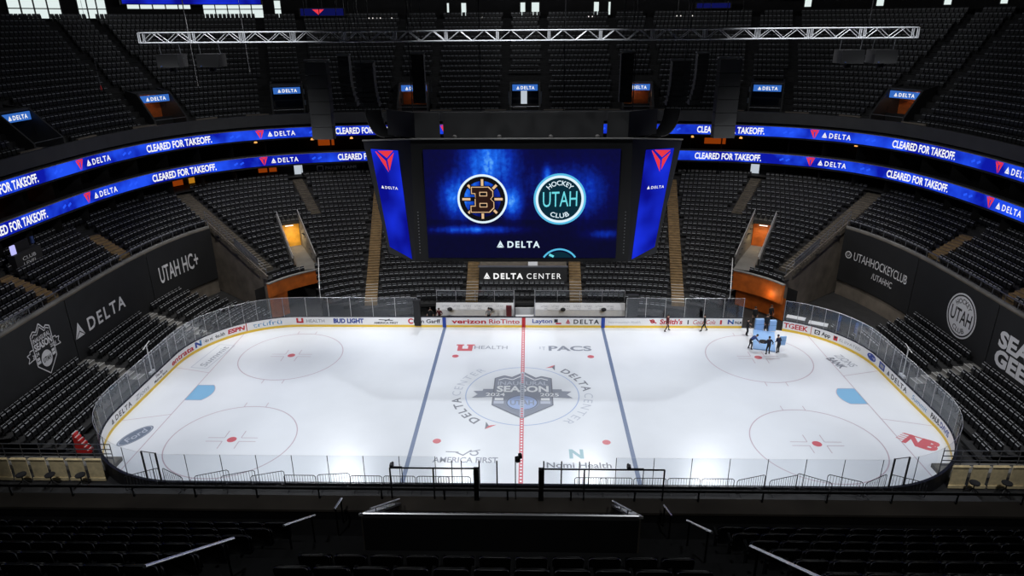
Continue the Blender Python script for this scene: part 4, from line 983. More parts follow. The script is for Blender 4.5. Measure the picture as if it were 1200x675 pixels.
# main screen: picture in its own coordinates so the light pattern stays on it
mb = MB(); mb.box2((-6.38, -0.06, -3.7), (6.42, 0.0, 3.7))
scr = mb.build('main_screen', 'screen_picture', e); scr.location = (0.0, -4.02, 16.75)
SM = ['scr_black', 'scr_white', 'scr_gold', 'scr_brown', 'scr_teal', 'scr_cyan', 'scr_halo']
d = Deco(lambda u, v, h: (u, -0.065 - 0.006 * h, v))
bx, bz, r = -2.58, 0.42, 1.60
d.ring(bx, bz, r * 0.92, r * 1.04, 1, 1, 60); d.ring(bx, bz, r * 0.76, r * 0.95, 0, 2, 60)
for i in range(8):
    a = math.radians(45 * i); c, s = math.cos(a), math.sin(a)
    d.line((bx + c * 0.4, bz + s * 0.4), (bx + c * r * 0.9, bz + s * r * 0.9), 0.30, 0, 2)
    d.line((bx + c * 0.8, bz + s * 0.8), (bx + c * r * 0.84, bz + s * r * 0.84), 0.16, 2, 3)
def bigB(g, m, h):
    X = lambda x: bx + x; Z = lambda z: bz + z
    d.shape([(X(-0.68 - g), Z(0.78 + g)), (X(0.38 + g), Z(0.78 + g)), (X(0.66 + g), Z(0.5 + g)), (X(0.66 + g), Z(0.2)), (X(0.5 + g), Z(0.0)), (X(-0.45), Z(0)), (X(-0.45 - g), Z(0.42 - g)), (X(-0.68 - g), Z(0.42 - g))], m, h)
    d.shape([(X(-0.45 - g), Z(0.02)), (X(0.5 + g), Z(0.02)), (X(0.72 + g), Z(-0.2)), (X(0.72 + g), Z(-0.55 - g)), (X(0.42 + g), Z(-0.85 - g)), (X(-0.74 - g), Z(-0.85 - g)), (X(-0.74 - g), Z(-0.5 + g)), (X(-0.45 - g), Z(-0.5 + g))], m, h)
bigB(0.12, 0, 4); bigB(0.06, 2, 5); bigB(0.01, 3, 6)
for z in (0.2, -0.55): d.rect(bx - 0.2, bz + z, bx + 0.32, bz + z + 0.3, 2, 7); d.rect(bx - 0.15, bz + z + 0.05, bx + 0.27, bz + z + 0.25, 0, 8)
ux, uz, r = 2.55, 0.40, 1.62
d.disc(ux, uz, r * 0.95, 4, 1, 60); d.ring(ux, uz, r * 0.98, r * 1.07, 6, 1, 60); d.ring(ux, uz, r * 0.885, r * 0.985, 1, 2, 60)
d.text('UTAH', ux - 1.12, ux + 1.15, uz - 0.52, 1.05, 5, 3, 0.0, 0.0, 0.03)
d.arc('HOCKEY', ux, uz, 0.95, 137, 43, 0.32, 1, 3, 0.012); d.arc('CLUB', ux, uz, 0.95, 238, 302, 0.32, 1, 3, 0.012, flip=True)
d.widget(-1.68, -2.95, 0.5, 1, 2); d.text('DELTA', -0.95, 1.25, -2.94, 0.44, 1, 2, 0.03)
d.ring(2.6, -4.35, 1.22, 1.34, 6, 2, 30, 33, 147); d.shape([(2.6 + 1.1 * math.cos(math.radians(a)), -4.35 + 1.1 * math.sin(math.radians(a))) for a in range(38, 143, 8)], 4, 1)
d.line((1.9, -3.45), (2.2, -3.6), 0.16, 5, 3)
d.build('screen_graphics', SM, scr)
# slanted corner screens
for s in (-1, 1):
    A, B = Vector((s * 7.15, -4, ZT)), Vector((s * 11.0, -0.9, ztop(-0.9))); C_, D_ = Vector((s * 7.3, -4, ZB)), Vector((s * 9.5, -2.23, ZB))
    fq = lambda u, v: (A * (1 - u) + B * u) * v + (C_ * (1 - u) + D_ * u) * (1 - v)
    N_ = (B - A).cross(C_ - A).normalized(); N_ = N_ if N_.y < 0 else -N_
    mb = MB(); q = [fq(0.10, 0.03), fq(0.86, 0.115), fq(0.86, 0.93), fq(0.26, 0.915)]
    q = [fq(0.12, 0.015), fq(0.88, 0.07), fq(0.85, 0.93), fq(0.27, 0.915)]
    mb.add([p + N_ * 0.05 for p in q] + [p + N_ * 0.01 for p in q], [(0, 1, 2, 3), (4, 5, 6, 7), (0, 1, 5, 4), (1, 2, 6, 5), (2, 3, 7, 6), (3, 0, 4, 7)])
    cs = mb.build('corner_screen', 'corner_led', e)
    d = Deco(lambda u, v, h: tuple(fq(u if s > 0 else u, v) + N_ * (0.05 + 0.006 * h)))
    um = 0.57; kx = lambda t: um + t * (1 if s > 0 else -1)
    d.shape([(kx(-0.19), 0.91), (kx(-0.17), 0.91), (kx(0.02), 0.83), (kx(0.05), 0.735)], 1); d.shape([(kx(-0.13), 0.915), (kx(0.21), 0.915), (kx(0.05), 0.855)], 1); d.shape([(kx(0.22), 0.90), (kx(0.06), 0.84), (kx(0.075), 0.75)], 1)
    v, f, wd = glyphs('DELTA', 0.02)
    d.add([d.fm(kx(-0.1 + x / wd * 0.32), 0.595 + y * 0.022, 1) for x, y in v], f, 0)
    d.shape([(kx(-0.2), 0.595), (kx(-0.13), 0.595), (kx(-0.165), 0.622)], 0)
    d.build('lettering', ['led_white', 'led_red'], cs)
for P in (((-9.0, -2.0), (-6.9, -3.6), (-5.28, -3.6)), ((-5.05, -3.6), (5.3, -3.6)), ((5.53, -3.6), (6.9, -3.6), (9.0, -2.0))):       # plain dark shroud panels above
    mb = MB(); n0 = len(P)
    for a, b in zip(P, P[1:]):
        mb.add([(*a, ZT), (*b, ZT), (*b, 22.75), (*a, 22.75), (a[0], a[1] + .12, ZT), (b[0], b[1] + .12, ZT), (b[0], b[1] + .12, 22.75), (a[0], a[1] + .12, 22.75)], [(0, 1, 2, 3), (4, 5, 6, 7), (0, 1, 5, 4), (3, 2, 6, 7), (0, 3, 7, 4), (1, 2, 6, 5)])
    mb.build('shroud_panel', 'shroud', e)
for s in (-1, 1):
    for x in (3, 8):
        mb = MB(); mb.tube((s * x, 2.6, 19.5), (s * x, 2.6, 37.99), 0.04); mb.build('hoist_cable', 'black', e)
rel(e)
# ------------------------------------------------------------------ speaker hangs
def hang(x, y, z0, z1, w_, dp, label, name='speaker_column', boxes=8, curve=0.0, sx=1, m='speaker'):
    e = empty(name, (x, y, z0), label, 'speaker', 'hanging speakers'); h = (z1 - z0) / boxes
    for i in range(boxes):
        t = 1 - (i + 0.5) / boxes                     # 1 at the bottom box
        off = curve * max(0, t - 0.35) ** 2 * sx
        mb = MB(); mb.box((x + off, y - abs(off) * 0.3, z0 + (i + 0.5) * h), (w_, dp, h * 0.96), 0, 0); mb.build('speaker_box', m, e)
    mb = MB(); mb.box((x, y, z1 + 0.1), (w_ * 1.15, dp * 0.5, 0.1)); mb.build('rigging_bar', 'steel', e)
    for t in (-0.35, 0.35): mb = MB(); mb.tube((x + w_ * t, y, z1 + 0.12), (x + w_ * t, y, 37.99), 0.025); mb.build('cable', 'black', e)
    rel(e)
for s in (-1, 1):
    sd = side[s]
    hang(s * 14.5, 2, 20.2, 25.6, 1.5, 0.9, 'tall square bass speaker column hanging %s of the scoreboard' % sd, 'speaker_column', 6, m='shroud')
    hang(s * 12.9, 3.4, 22.4, 25.9, 0.8, 0.7, 'curved line speaker stack, outer one %s of the scoreboard' % sd, 'line_speaker', 10, -1.0, s)
    hang(s * 11.1, 2.0, 22.5, 25.5, 1.3, 0.8, 'curved line speaker stack, inner one %s of the scoreboard' % sd, 'line_speaker', 9, -0.6, s)
    hang(s * 7.5, 3.2, 22.6, 26.0, 0.9, 0.6, 'slim speaker column above the scoreboard, %s side' % sd, 'speaker_column', 7, m='speaker')
    e = empty('curved_scoop', (s * 10.8, 5, 20.3), 'curved grey scoop hanging at the scoreboard top %s corner' % sd, 'shroud', 'curved grey scoops')
    mb = MB(); P = [(s * (11.25 - 1.25 * (1 - math.cos(t * PI / 16))), 22.3 - 1.95 * math.sin(t * PI / 16)) for t in range(9)]
    for a, b in zip(P, P[1:]): mb.quad((a[0], 1.6, a[1]), (b[0], 1.6, b[1]), (b[0] - s * 1.15, 1.7, b[1]), (a[0] - s * 1.15, 1.7, a[1])); mb.quad((a[0], 1.6, a[1]), (b[0], 1.6, b[1]), (b[0], 2.3, b[1]), (a[0], 2.3, a[1]))
    mb.build('scoop_sheet', 'shroud', e)
    mb = MB(); mb.poly([(a[0], 1.58, a[1]) for a in P], 0.03); mb.poly([(a[0] - s * 1.15, 1.66, a[1]) for a in P], 0.02); mb.build('edge_strip', 'trim_grey', e)
    mb = MB(); mb.tube((P[0][0], 1.4, 22.2), (P[0][0], 1.4, 37.99), 0.03); mb.build('cable', 'black', e); rel(e)
# ------------------------------------------------------------------ lighting truss
e = empty('lighting_truss', (0, -6, 27.2), 'long silver box truss hanging across the arena above the scoreboard', 'truss')
X0, X1, ZL, ZH = -22.4, 22.7, 27.12, 27.68
for y in (-6.28, -5.72):
    for z, nm in ((ZL, 'lower_chord'), (ZH, 'upper_chord')): mb = MB(); mb.tube((X0, y, z), (X1, y, z), 0.035, 8); mb.build(nm, 'alu', e)
n = 15; step = (X1 - X0) / n
for i in range(n):
    a = X0 + i * step; mb = MB()
    for y in (-6.28, -5.72):
        m4 = step / 4
        for j in range(4):
            z0, z1 = (ZL, ZH) if j % 2 == 0 else (ZH, ZL); mb.tube((a + 0.08 + j * m4 * 0.96, y, z0), (a + 0.08 + (j + 1) * m4 * 0.96, y, z1), 0.02, 6)
    for j in range(3): mb.tube((a + j * step / 3, -6.28, ZL), (a + (j + 1) * step / 3, -5.72, ZL), 0.016, 6); mb.tube((a + j * step / 3, -5.72, ZH), (a + (j + 1) * step / 3, -6.28, ZH), 0.016, 6)
    mb.build('lattice_bay', 'alu', e)
for i in range(n + 1):
    x = X0 + i * step; mb = MB()
    for y in (-6.28, -5.72): mb.tube((x - 0.05, y, ZL), (x - 0.05, y, ZH), 0.03, 6); mb.tube((x + 0.05, y, ZL), (x + 0.05, y, ZH), 0.03, 6)
    mb.build('joint_post', 'alu', e)
for x in (-19.6, -10, 2.6, 6.0, 20.0): mb = MB(); mb.tube((x, -6, ZH), (x, -6, 37.99), 0.03); mb.build('hanger_cable', 'rail_dark', e)
rel(e)
for x, lab in ((-21, 'left'), (-18.6, 'inner left'), (19.3, 'inner right'), (21.2, 'right')):
    e = empty('projector', (x, -5.6, 26.0), 'black projector hanging under the truss, %s one' % lab, 'projector', 'projectors under the truss')
    mb = MB(); mb.box((x, -5.6, 26.1), (1.3, 1.2, 0.75)); mb.build('body', 'black', e)
    mb = MB(); mb.lathe([(0.2, 0), (0.2, 0.25), (0.15, 0.3)], (x, -5.6, 25.45), 12); mb.build('lens', 'black', e)
    mb = MB()
    for t in (-0.6, 0.6): mb.tube((x + t, -5.6, 26.4), (x + t, -5.72, ZL), 0.025)
    mb.build('hanging_frame', 'rail_grey', e)
    mb = MB(); mb.box((x - 0.4, -6.22, 25.8), (0.08, 0.03, 0.05)); mb.build('status_lamp', 'blue_cloth', e); rel(e)
# thin ropes on the upper left
for k, (x, y, zb, lab) in enumerate(((-34, 8, 23.2, 'thin hanging rope with a red tip at the far upper left'), (-27, 10, 23.2, 'thin hanging rope over the upper left stand'), (-22.5, 10, 24.3, 'thin hanging rope left of the truss end'))):
    e = empty('hanging_rope', (x, y, zb), lab, 'rope', 'hanging ropes')
    mb = MB(); mb.tube((x, y, zb + 0.3), (x - 0.3, y, 37.99), 0.012); mb.build('rope', 'rail_grey', e)
    mb = MB(); mb.lathe([(0.03, 0), (0.07, 0.1), (0.03, 0.35)], (x, y, zb), 8); mb.build('end_weight', 'red_paint' if k == 0 else 'black', e); rel(e)

# ------------------------------------------------------------------ far side: benches, posts, camera deck, sign
for s, x0, x1 in ((-1, -10.05, -1.0), (1, 1.15, 10.2)):
    sd = side[s]; e = empty('team_bench', ((x0 + x1) / 2, 15, 0), 'long white team bench and back wall, %s of the central glass box' % sd, 'bench', 'team benches')
    a = x0 + (1.2 if s < 0 else 0); b = x1
    mb = MB(); mb.box2((a, 14.95, 0.35), (b, 15.1, 1.0)); mb.build('bench_front', 'bench_white', e)
    mb = MB(); mb.add([(a, 14.98, 1.04), (b, 14.98, 1.04), (b, 15.3, 1.62), (a, 15.3, 1.62), (a, 15.1, 1.04), (b, 15.1, 1.04), (b, 15.4, 1.62), (a, 15.4, 1.62)], [(0, 1, 2, 3), (4, 5, 6, 7), (0, 1, 5, 4), (3, 2, 6, 7), (0, 3, 7, 4), (1, 2, 6, 5)]); mb.build('back_panel', 'bench_white', e)
    mb = MB(); mb.box2((a, 14.2, 0.3), (b, 14.6, 0.36)); mb.box2((a, 14.3, 0), (b, 14.5, 0.3)); mb.build('seat_plank', 'plywood', e)
    d = Deco(lambda u, v, h: (u, 14.98 + (v - 1.04) * 0.55 - 0.012 * h, v))
    k = a + 0.6
    while k < b - 0.9:
        d.text('UTAH', k, k + 0.7, 1.28, 0.16, 0, 1, 0.0); d.text('HC', k + 0.35, k + 0.7, 1.10, 0.12, 0, 1, 0.0); k += 1.1
    d.build('lettering', ['ad_grey'], e)
    mb = MB(); mb.quad((a, 15.8, 1.7), (b, 15.8, 1.7), (b, 15.8, 2.75), (a, 15.8, 2.75)); mb.build('rear_glass', 'rail_glass', e)
    mb = MB()
    for i in range(5): xx = a + (b - a) * i / 4; mb.tube((xx, 15.8, 1.6), (xx, 15.8, 2.78), 0.03)
    mb.tube((a, 15.8, 2.78), (b, 15.8, 2.78), 0.025); mb.build('rear_glass_frame', 'steel', e); rel(e)
    for j, t in enumerate((0.31, 0.76) if s > 0 else (0.18, 0.70)):
        x = a + (b - a) * t; tag(MB().lathe([(0.16, 0), (0.24, 0.06), (0.26, 0.2), (0.2, 0.27), (0.05, 0.3)], (x, 14.75, 1.02), 12).build('equipment_bag', 'cloth_black'), 'small round black bag on the %s team bench, %s one' % (sd, ('left', 'right')[j]), 'bag', 'bags on the team benches')
e = empty('glass_booth', (0.1, 14.2, 0), 'tall glass booth with white base between the two team benches', 'booth')
mb = MB(); mb.box2((-0.85, 14.0, 0), (1.05, 14.15, 0.85)); mb.box2((-0.85, 15.6, 0), (1.05, 15.7, 1.0)); mb.build('white_base', 'bench_white', e)
mb = MB(); mb.box2((-0.75, 13.5, 0.8), (0.95, 14.0, 0.86)); mb.build('desk', 'bench_white', e)
for x in (-0.95, 1.12): mb = MB(); mb.quad((x, 13.15, 1.1), (x, 15.7, 1.1), (x, 15.7, 2.9), (x, 13.15, 2.9)); mb.build('side_glass', 'rail_glass', e)
mb = MB()
for x in (-0.95, 1.12):
    for y in (13.15, 15.7): mb.tube((x, y, 0.2), (x, y, 2.9), 0.045)
mb.build('corner_posts', 'steel', e); rel(e)
tag(MB().box2((-1.75, 14.6, 0.45), (-1.2, 14.9, 1.55)).build('hanging_towel', 'cloth_red'), 'dark red towel hanging at the booth end of the left bench', 'towel')
for s, x0, x1, y, zb in ((-1, -10.75, -10.1, 12.88, 0.2), (1, 10.35, 11.3, 14.2, 0)):
    e = empty('black_shroud_post', ((x0 + x1) / 2, y, 0), 'tall black draped post at the outer end of the %s team bench' % side[s], 'post', 'black draped posts')
    mb = MB(); mb.box2((x0, y - 0.08, zb), (x1, y + 0.3, 2.85)); mb.build('drape', 'cloth_black', e)
    mb = MB(); mb.box2((x0 - 0.05, y - 0.1, 2.85), (x1 + 0.05, y + 0.35, 2.95)); mb.build('top_cap', 'black', e); rel(e)
e = empty('camera_deck', (0, 20.0, 2.5), 'black camera deck with DELTA CENTER front panel below the scoreboard', 'platform')
mb = MB(); mb.box2((-4.7, 19.0, 2.45), (4.5, 19.15, 4.15)); mb.build('front_panel', 'black_soft', e)
mb = MB(); mb.box2((-4.7, 19.15, 4.0), (4.5, 21.4, 4.12)); mb.build('deck', 'concrete_stairs', e)
mb = MB(); mb.box2((-4.8, 18.95, 4.15), (4.6, 19.2, 4.25)); mb.build('deck_edge', 'rail_grey', e)
d = Deco(lambda u, v, h: (u, 18.99 - 0.006 * h, v)); d.widget(-4.25, 2.85, 0.72, 0); d.text('DELTA', -3.2, -0.1, 2.86, 0.62, 0, 1, 0.035); d.text('CENTER', 0.3, 3.9, 2.86, 0.62, 0, 1, 0.0); d.build('lettering', ['led_white'], e)
mb = MB()
for x in (-4.5, -1.5, 1.5, 4.3):
    for y in (19.3, 21.2): mb.tube((x, y, 1.4), (x, y, 4.0), 0.05)
mb.build('deck_legs', 'rail_dark', e)
rel(e)
tag(MB().box((0.95, 19.5, 4.5), (1.0, 0.5, 0.7), 0, 0, .96, .96).build('equipment_case', 'white_plastic'), 'white box standing on the camera deck under the scoreboard', 'box')
# tables and boxes in the right corner behind the glass
for i, (x, y, lab) in enumerate(((26.6, 13.3, 'farther'), (28.2, 11.9, 'nearer'))):
    e = empty('draped_table', (x, y, 0), 'small white-topped table behind the right corner glass, %s one' % lab, 'table', 'white-topped tables')
    mb = MB(); mb.box((x, y, 0.98), (1.7, 0.8, 0.06), -0.5); mb.build('tabletop', 'white_plastic', e)
    mb = MB(); mb.box((x, y, 0.48), (1.66, 0.76, 0.94), -0.5); mb.build('skirt', 'concrete_grey', e); rel(e)
for i, (x, y, lab) in enumerate(((30.3, 12.2, 'farther'), (31.2, 10.6, 'nearer'))):
    e = empty('chair_cover', (x, y, 0.2), 'dark blue covered block behind the right corner glass, %s one' % lab, 'cover', 'blue covered blocks')
    mb = MB(); mb.box((x, y, 0.85), (0.3, 1.5, 1.1), -0.5, 0, 0.8, 0.95); mb.build('cloth', 'blue_cloth', e); mb = MB(); mb.box((x, y, 0.25), (0.5, 1.5, 0.3), -0.5); mb.build('base', 'black', e); rel(e)

# ------------------------------------------------------------------ people
def person(label, x, y, deg, lean=0.0, hands=((-0.24, 0.12, 0.80), (0.24, 0.12, 0.80)), feet=((-0.12, 0.0), (0.12, 0.0)), top='cloth_black', legs='cloth_black', cap='hair', z=0.0, H=1.78, look=0.0):
    """one skinned body; faces +Y before turning by deg"""
    k = H / 1.78; V, E, R, T = [], [], [], []
    cl, sl = math.cos(lean), math.sin(lean)
    up = lambda p: (p[0], p[1] * cl + (p[2] - 0.95) * sl, 0.95 - p[1] * sl + (p[2] - 0.95) * cl)
    def v(p, r, t, par=None):
        V.append(tuple(c * k for c in p)); R.append(r * k); T.append(t)
        if par is not None: E.append((par, len(V) - 1))
        return len(V) - 1
    pel = v((0, 0, 0.95), 0.15, 'l'); wa = v(up((0, 0, 1.10)), 0.14, 't', pel); ch = v(up((0, 0.01, 1.32)), 0.165, 't', wa)
    nk = v(up((0, 0.01, 1.50)), 0.065, 's', ch); hb = v(up((0, 0.03 + look * 0.05, 1.58)), 0.082, 's', nk); ht = v(up((0, 0.02 + look * 0.08, 1.69)), 0.088, 'h', hb)
    v(up((0, 0.115 + look * 0.06, 1.60)), 0.018, 's', hb)
    for s, hand, foot in ((-1, hands[0], feet[0]), (1, hands[1], feet[1])):
        sh = v(up((s * 0.19, 0, 1.42)), 0.075, 't', ch); S0 = Vector(V[sh]) / k; Hd = Vector(hand); m = (S0 + Hd) / 2
        L = (Hd - S0).length; bend = math.sqrt(max(0.0, 0.30 ** 2 - (L / 2) ** 2)) if L < 0.6 else 0
        el = v(tuple(m + Vector((s * 0.4, -0.8, -0.45)).normalized() * bend), 0.05, 't', sh)
        wr = v(tuple(Hd), 0.032, 's', el); dv = (Hd - m).normalized(); sd_ = dv.cross(Vector((s, 0.3, 0.2))).normalized()
        pa = v(tuple(Hd + dv * 0.07), 0.034, 's', wr)
        for f_ in range(4):
            o_ = sd_ * (-0.03 + 0.02 * f_); ln = (0.065, 0.08, 0.075, 0.055)[f_]
            a_ = v(tuple(Hd + dv * (0.10) + o_), 0.010, 's', pa); b_ = v(tuple(Hd + dv * (0.10 + ln * 0.6) + o_), 0.009, 's', a_); v(tuple(Hd + dv * (0.10 + ln) + o_ + Vector((-s * 0.02, 0.01, 0))), 0.008, 's', b_)
        a_ = v(tuple(Hd + dv * 0.05 + sd_ * 0.055), 0.011, 's', wr); v(tuple(Hd + dv * 0.095 + sd_ * 0.07), 0.009, 's', a_)
        hp = v((s * 0.10, 0, 0.88), 0.095, 'l', pel); fx, fy = foot
        lift = 0.04 if fy < -0.15 else 0
        kn = v(((s * 0.10 + fx) / 2, fy / 2 + 0.07, 0.48), 0.065, 'l', hp); an = v((fx, fy - 0.02, 0.10 + lift), 0.045, 'l', kn)
        v((fx, fy - 0.06, 0.045 + lift * 0.6), 0.04, 'b', an); v((fx * 1.1, fy + 0.15, 0.04), 0.038, 'b', an)
    me = bpy.data.meshes.new('person'); me.from_pydata(V, E, []); o = bpy.data.objects.new('body', me); COL.objects.link(o)
    md = o.modifiers.new('skin', 'SKIN'); md.use_smooth_shade = True
    for i, r in enumerate(R): me.skin_vertices[0].data[i].radius = (r, r)
    me.skin_vertices[0].data[0].use_root = True
    sb = o.modifiers.new('sub', 'SUBSURF'); sb.levels = 1; sb.render_levels = 1
    dg = bpy.context.evaluated_depsgraph_get(); m2 = bpy.data.meshes.new_from_object(o.evaluated_get(dg))
    bpy.data.objects.remove(o)
    slot = {'t': 0, 'l': 1, 's': 2, 'h': 3, 'b': 4}
    m2.materials.clear()
    for nme in (top, legs, 'skin', cap, 'black'): m2.materials.append(MAT[nme])
    SA_ = np.array(V); RR = np.array(R)
    for p in m2.polygons:
        c = np.array(p.center); p.material_index = slot[T[int((np.linalg.norm(SA_ - c, axis=1) - RR).argmin())]]; p.use_smooth = True
    o = bpy.data.objects.new('person', m2); COL.objects.link(o); o.location = (x, y, z); o.rotation_euler = (0, 0, math.radians(deg))
    h = Vector(V[ht]); mb = MB(); pr = [(0.0, 0.105), (0.05, 0.098), (0.085, 0.07), (0.102, 0.03), (0.1, -0.02)]
    mb.lathe([(r * k, zz * k) for r, zz in pr[::-1]], (h.x, h.y - 0.012 * k, h.z), 14); c_ = mb.build('hair', cap, o, True)
    return tag(o, label, 'person')
W = ((-0.14, 0.30), (0.12, -0.28))
person('person in dark maroon walking past the far boards at the Smith\'s advertisement', 13.9, 12.15, -75, 0.05, ((-0.22, 0.28, 0.98), (0.24, -0.12, 0.86)), W, 'cloth_red', 'cloth_black')
person('person in black striding past the far boards at the Coca-Cola advertisement', 17.5, 12.2, 80, 0.05, ((-0.22, 0.24, 0.95), (0.24, -0.1, 0.86)), W)
person('person in black standing at the left post of the open gate', 21.3, 11.25, -90, 0.0, ((-0.16, 0.3, 1.15), (0.22, 0.2, 1.0)))
person('person bending forward in dark blue jacket left of the light blue mat', 20.75, 8.35, -80, 0.95, ((-0.2, 0.75, 0.75), (0.2, 0.75, 0.72)), ((-0.13, -0.08), (0.13, 0.08)), 'shirt_blue', 'cloth_black')
pp = person('person in black with arms spread on the near edge of the mat', 22.05, 7.3, 10, 0.05, ((-0.5, 0.22, 1.12), (0.42, 0.16, 1.0)), ((-0.16, 0), (0.16, 0.05)), 'cloth_navy', 'cloth_black')
person('person in navy hood stooping at the right side of the mat', 23.05, 7.6, 20, 0.3, ((-0.1, 0.4, 1.0), (0.3, 0.4, 1.0)), ((-0.1, 0), (0.12, 0.06)), 'cloth_navy', 'cloth_black', 'cloth_navy')
person('person in black standing between the two upright blue pads', 23.48, 12.35, 180, 0.05, z=0.0)
person('person in black standing at the left end of the left team bench', -9.25, 13.8, 180, 0.1, ((-0.3, 0.3, 1.0), (0.3, 0.3, 1.05)), z=0.02)
person('person in dark red leaning on the boards near the blue line', -8.35, 13.8, 170, 0.25, ((-0.25, 0.35, 1.05), (0.25, 0.3, 1.0)), top='cloth_red', z=0.02)
person('person in grey top standing behind the left team bench boards', -3.45, 13.8, 180, 0.05, ((-0.2, 0.3, 1.1), (0.22, 0.25, 1.0)), top='cloth_grey', z=0.02)
person('person in black standing high against the orange right tunnel wall', 22.9, 14.2, 180, 0.0, z=0.0)
person('person in black standing right of another against the orange tunnel wall', 24.6, 14.6, 190, 0.0, z=0.0)
# light blue mat, pads and hand-held pieces
MTX = Matrix.Translation((22.0, 9.85, 0)) @ Matrix.Rotation(0.12, 4, 'Z')
def pad(name, c, sz, label, tilt=0.0, rz=0.06):
    e = empty(name, c, label, 'pad', 'light blue pads'); mb = MB(); mb.box((0, 0, sz[2] / 2), sz); o = mb.build('foam_body', 'pad_blue', e); b = o.modifiers.new('b', 'BEVEL'); b.width = 0.05; b.segments = 2
    mb = MB()
    if sz[2] < 0.5: mb.box((0, -sz[1] * 0.18, sz[2] + 0.004), (sz[0], 0.03, 0.008))
    else: mb.box((0, -sz[1] / 2 - 0.004, sz[2] * 0.55), (sz[0] * 0.96, 0.008, 0.03))
    mb.build('seam', 'ad_sky', e); e.rotation_euler = (tilt, 0, rz); return e
pad('floor_mat', (22.6, 10.1, 0.01), (1.95, 4.3, 0.12), 'large light blue mat lying on the ice at the open gate', rz=-0.30)
pad('upright_pad', (22.85, 12.5, 0.01), (0.85, 0.35, 1.2), 'light blue upright pad at the gate, left of the pair')
pad('upright_pad', (24.05, 12.4, 0.01), (0.72, 0.35, 1.1), 'light blue upright pad at the gate, right of the pair')
pad('small_pad', (23.45, 7.95, 0.62), (0.6, 0.12, 0.95), 'small light blue panel held beside the stooping person', 0.1)
tag(MB().lathe([(0.02, -0.02), (0.36, 0.0), (0.4, 0.06), (0.34, 0.03), (0.05, 0.02)], (21.62, 7.55, 1.12), 18).build('round_tray', 'cloth_black'), 'dark round tray in the left hand of the arms-spread person', 'tray')

# ------------------------------------------------------------------ near side floor level
mb = MB(); mb.box2((-27, -34, -0.05), (27, -14.35, 1.85)); structure(mb.build('floor_near_risers', 'concrete_dark'), 'dark riser platform behind the near boards', 'platform')
def barricade(x, y, rz, label, wd=1.9, z=1.85):
    e = empty('crowd_barricade', (x, y, z), label, 'barricade', 'barricades along the near boards', rz)
    mb = MB(); P = [(-wd / 2, 0, 0.12), (-wd / 2, 0, 1.0), (-wd / 2 + 0.1, 0, 1.1), (wd / 2 - 0.1, 0, 1.1), (wd / 2, 0, 1.0), (wd / 2, 0, 0.12), (-wd / 2, 0, 0.12)]
    mb.poly(P, 0.022, 6); mb.build('frame', 'rail_dark', e)
    mb = MB()
    for i in range(1, 12): xx = -wd / 2 + wd * i / 12; mb.tube((xx, 0, 0.12), (xx, 0, 1.1), 0.011, 5)
    mb.build('bars', 'rail_dark', e)
    for s in (-1, 1): mb = MB(); mb.poly([(s * wd * 0.38, -0.3, 0.0), (s * wd * 0.38, 0, 0.12), (s * wd * 0.38, 0.3, 0.0)], 0.02, 5); mb.build('foot', 'rail_dark', e)
PL = [(-22.9, 0.5), (-21.0, -0.5), (-18.6, 0.35), (-17.0, 0.35), (-15.2, 0.3), (-13.2, 0), (-11.2, 0.1), (-9.2, 0), (-7.2, 0), (-5.2, 0), (-3.9, 0)]
for i, (x, r) in enumerate(PL): barricade(x, -14.75 + (0.15 if r else 0), r, 'black barred barricade along the near boards, %s from the left end' % ORD[i])
PR = [(22.9, -0.45), (21.0, 0.5), (19.2, -0.4), (17.4, -0.5), (15.6, 0.3), (13.7, 0.3), (11.7, 0), (9.7, 0), (7.7, 0), (5.7, 0), (4.2, 0)]
for i, (x, r) in enumerate(PR): barricade(x, -14.75 + (0.15 if r else 0), r, 'black barred barricade along the near boards, %s from the right end' % ORD[i])
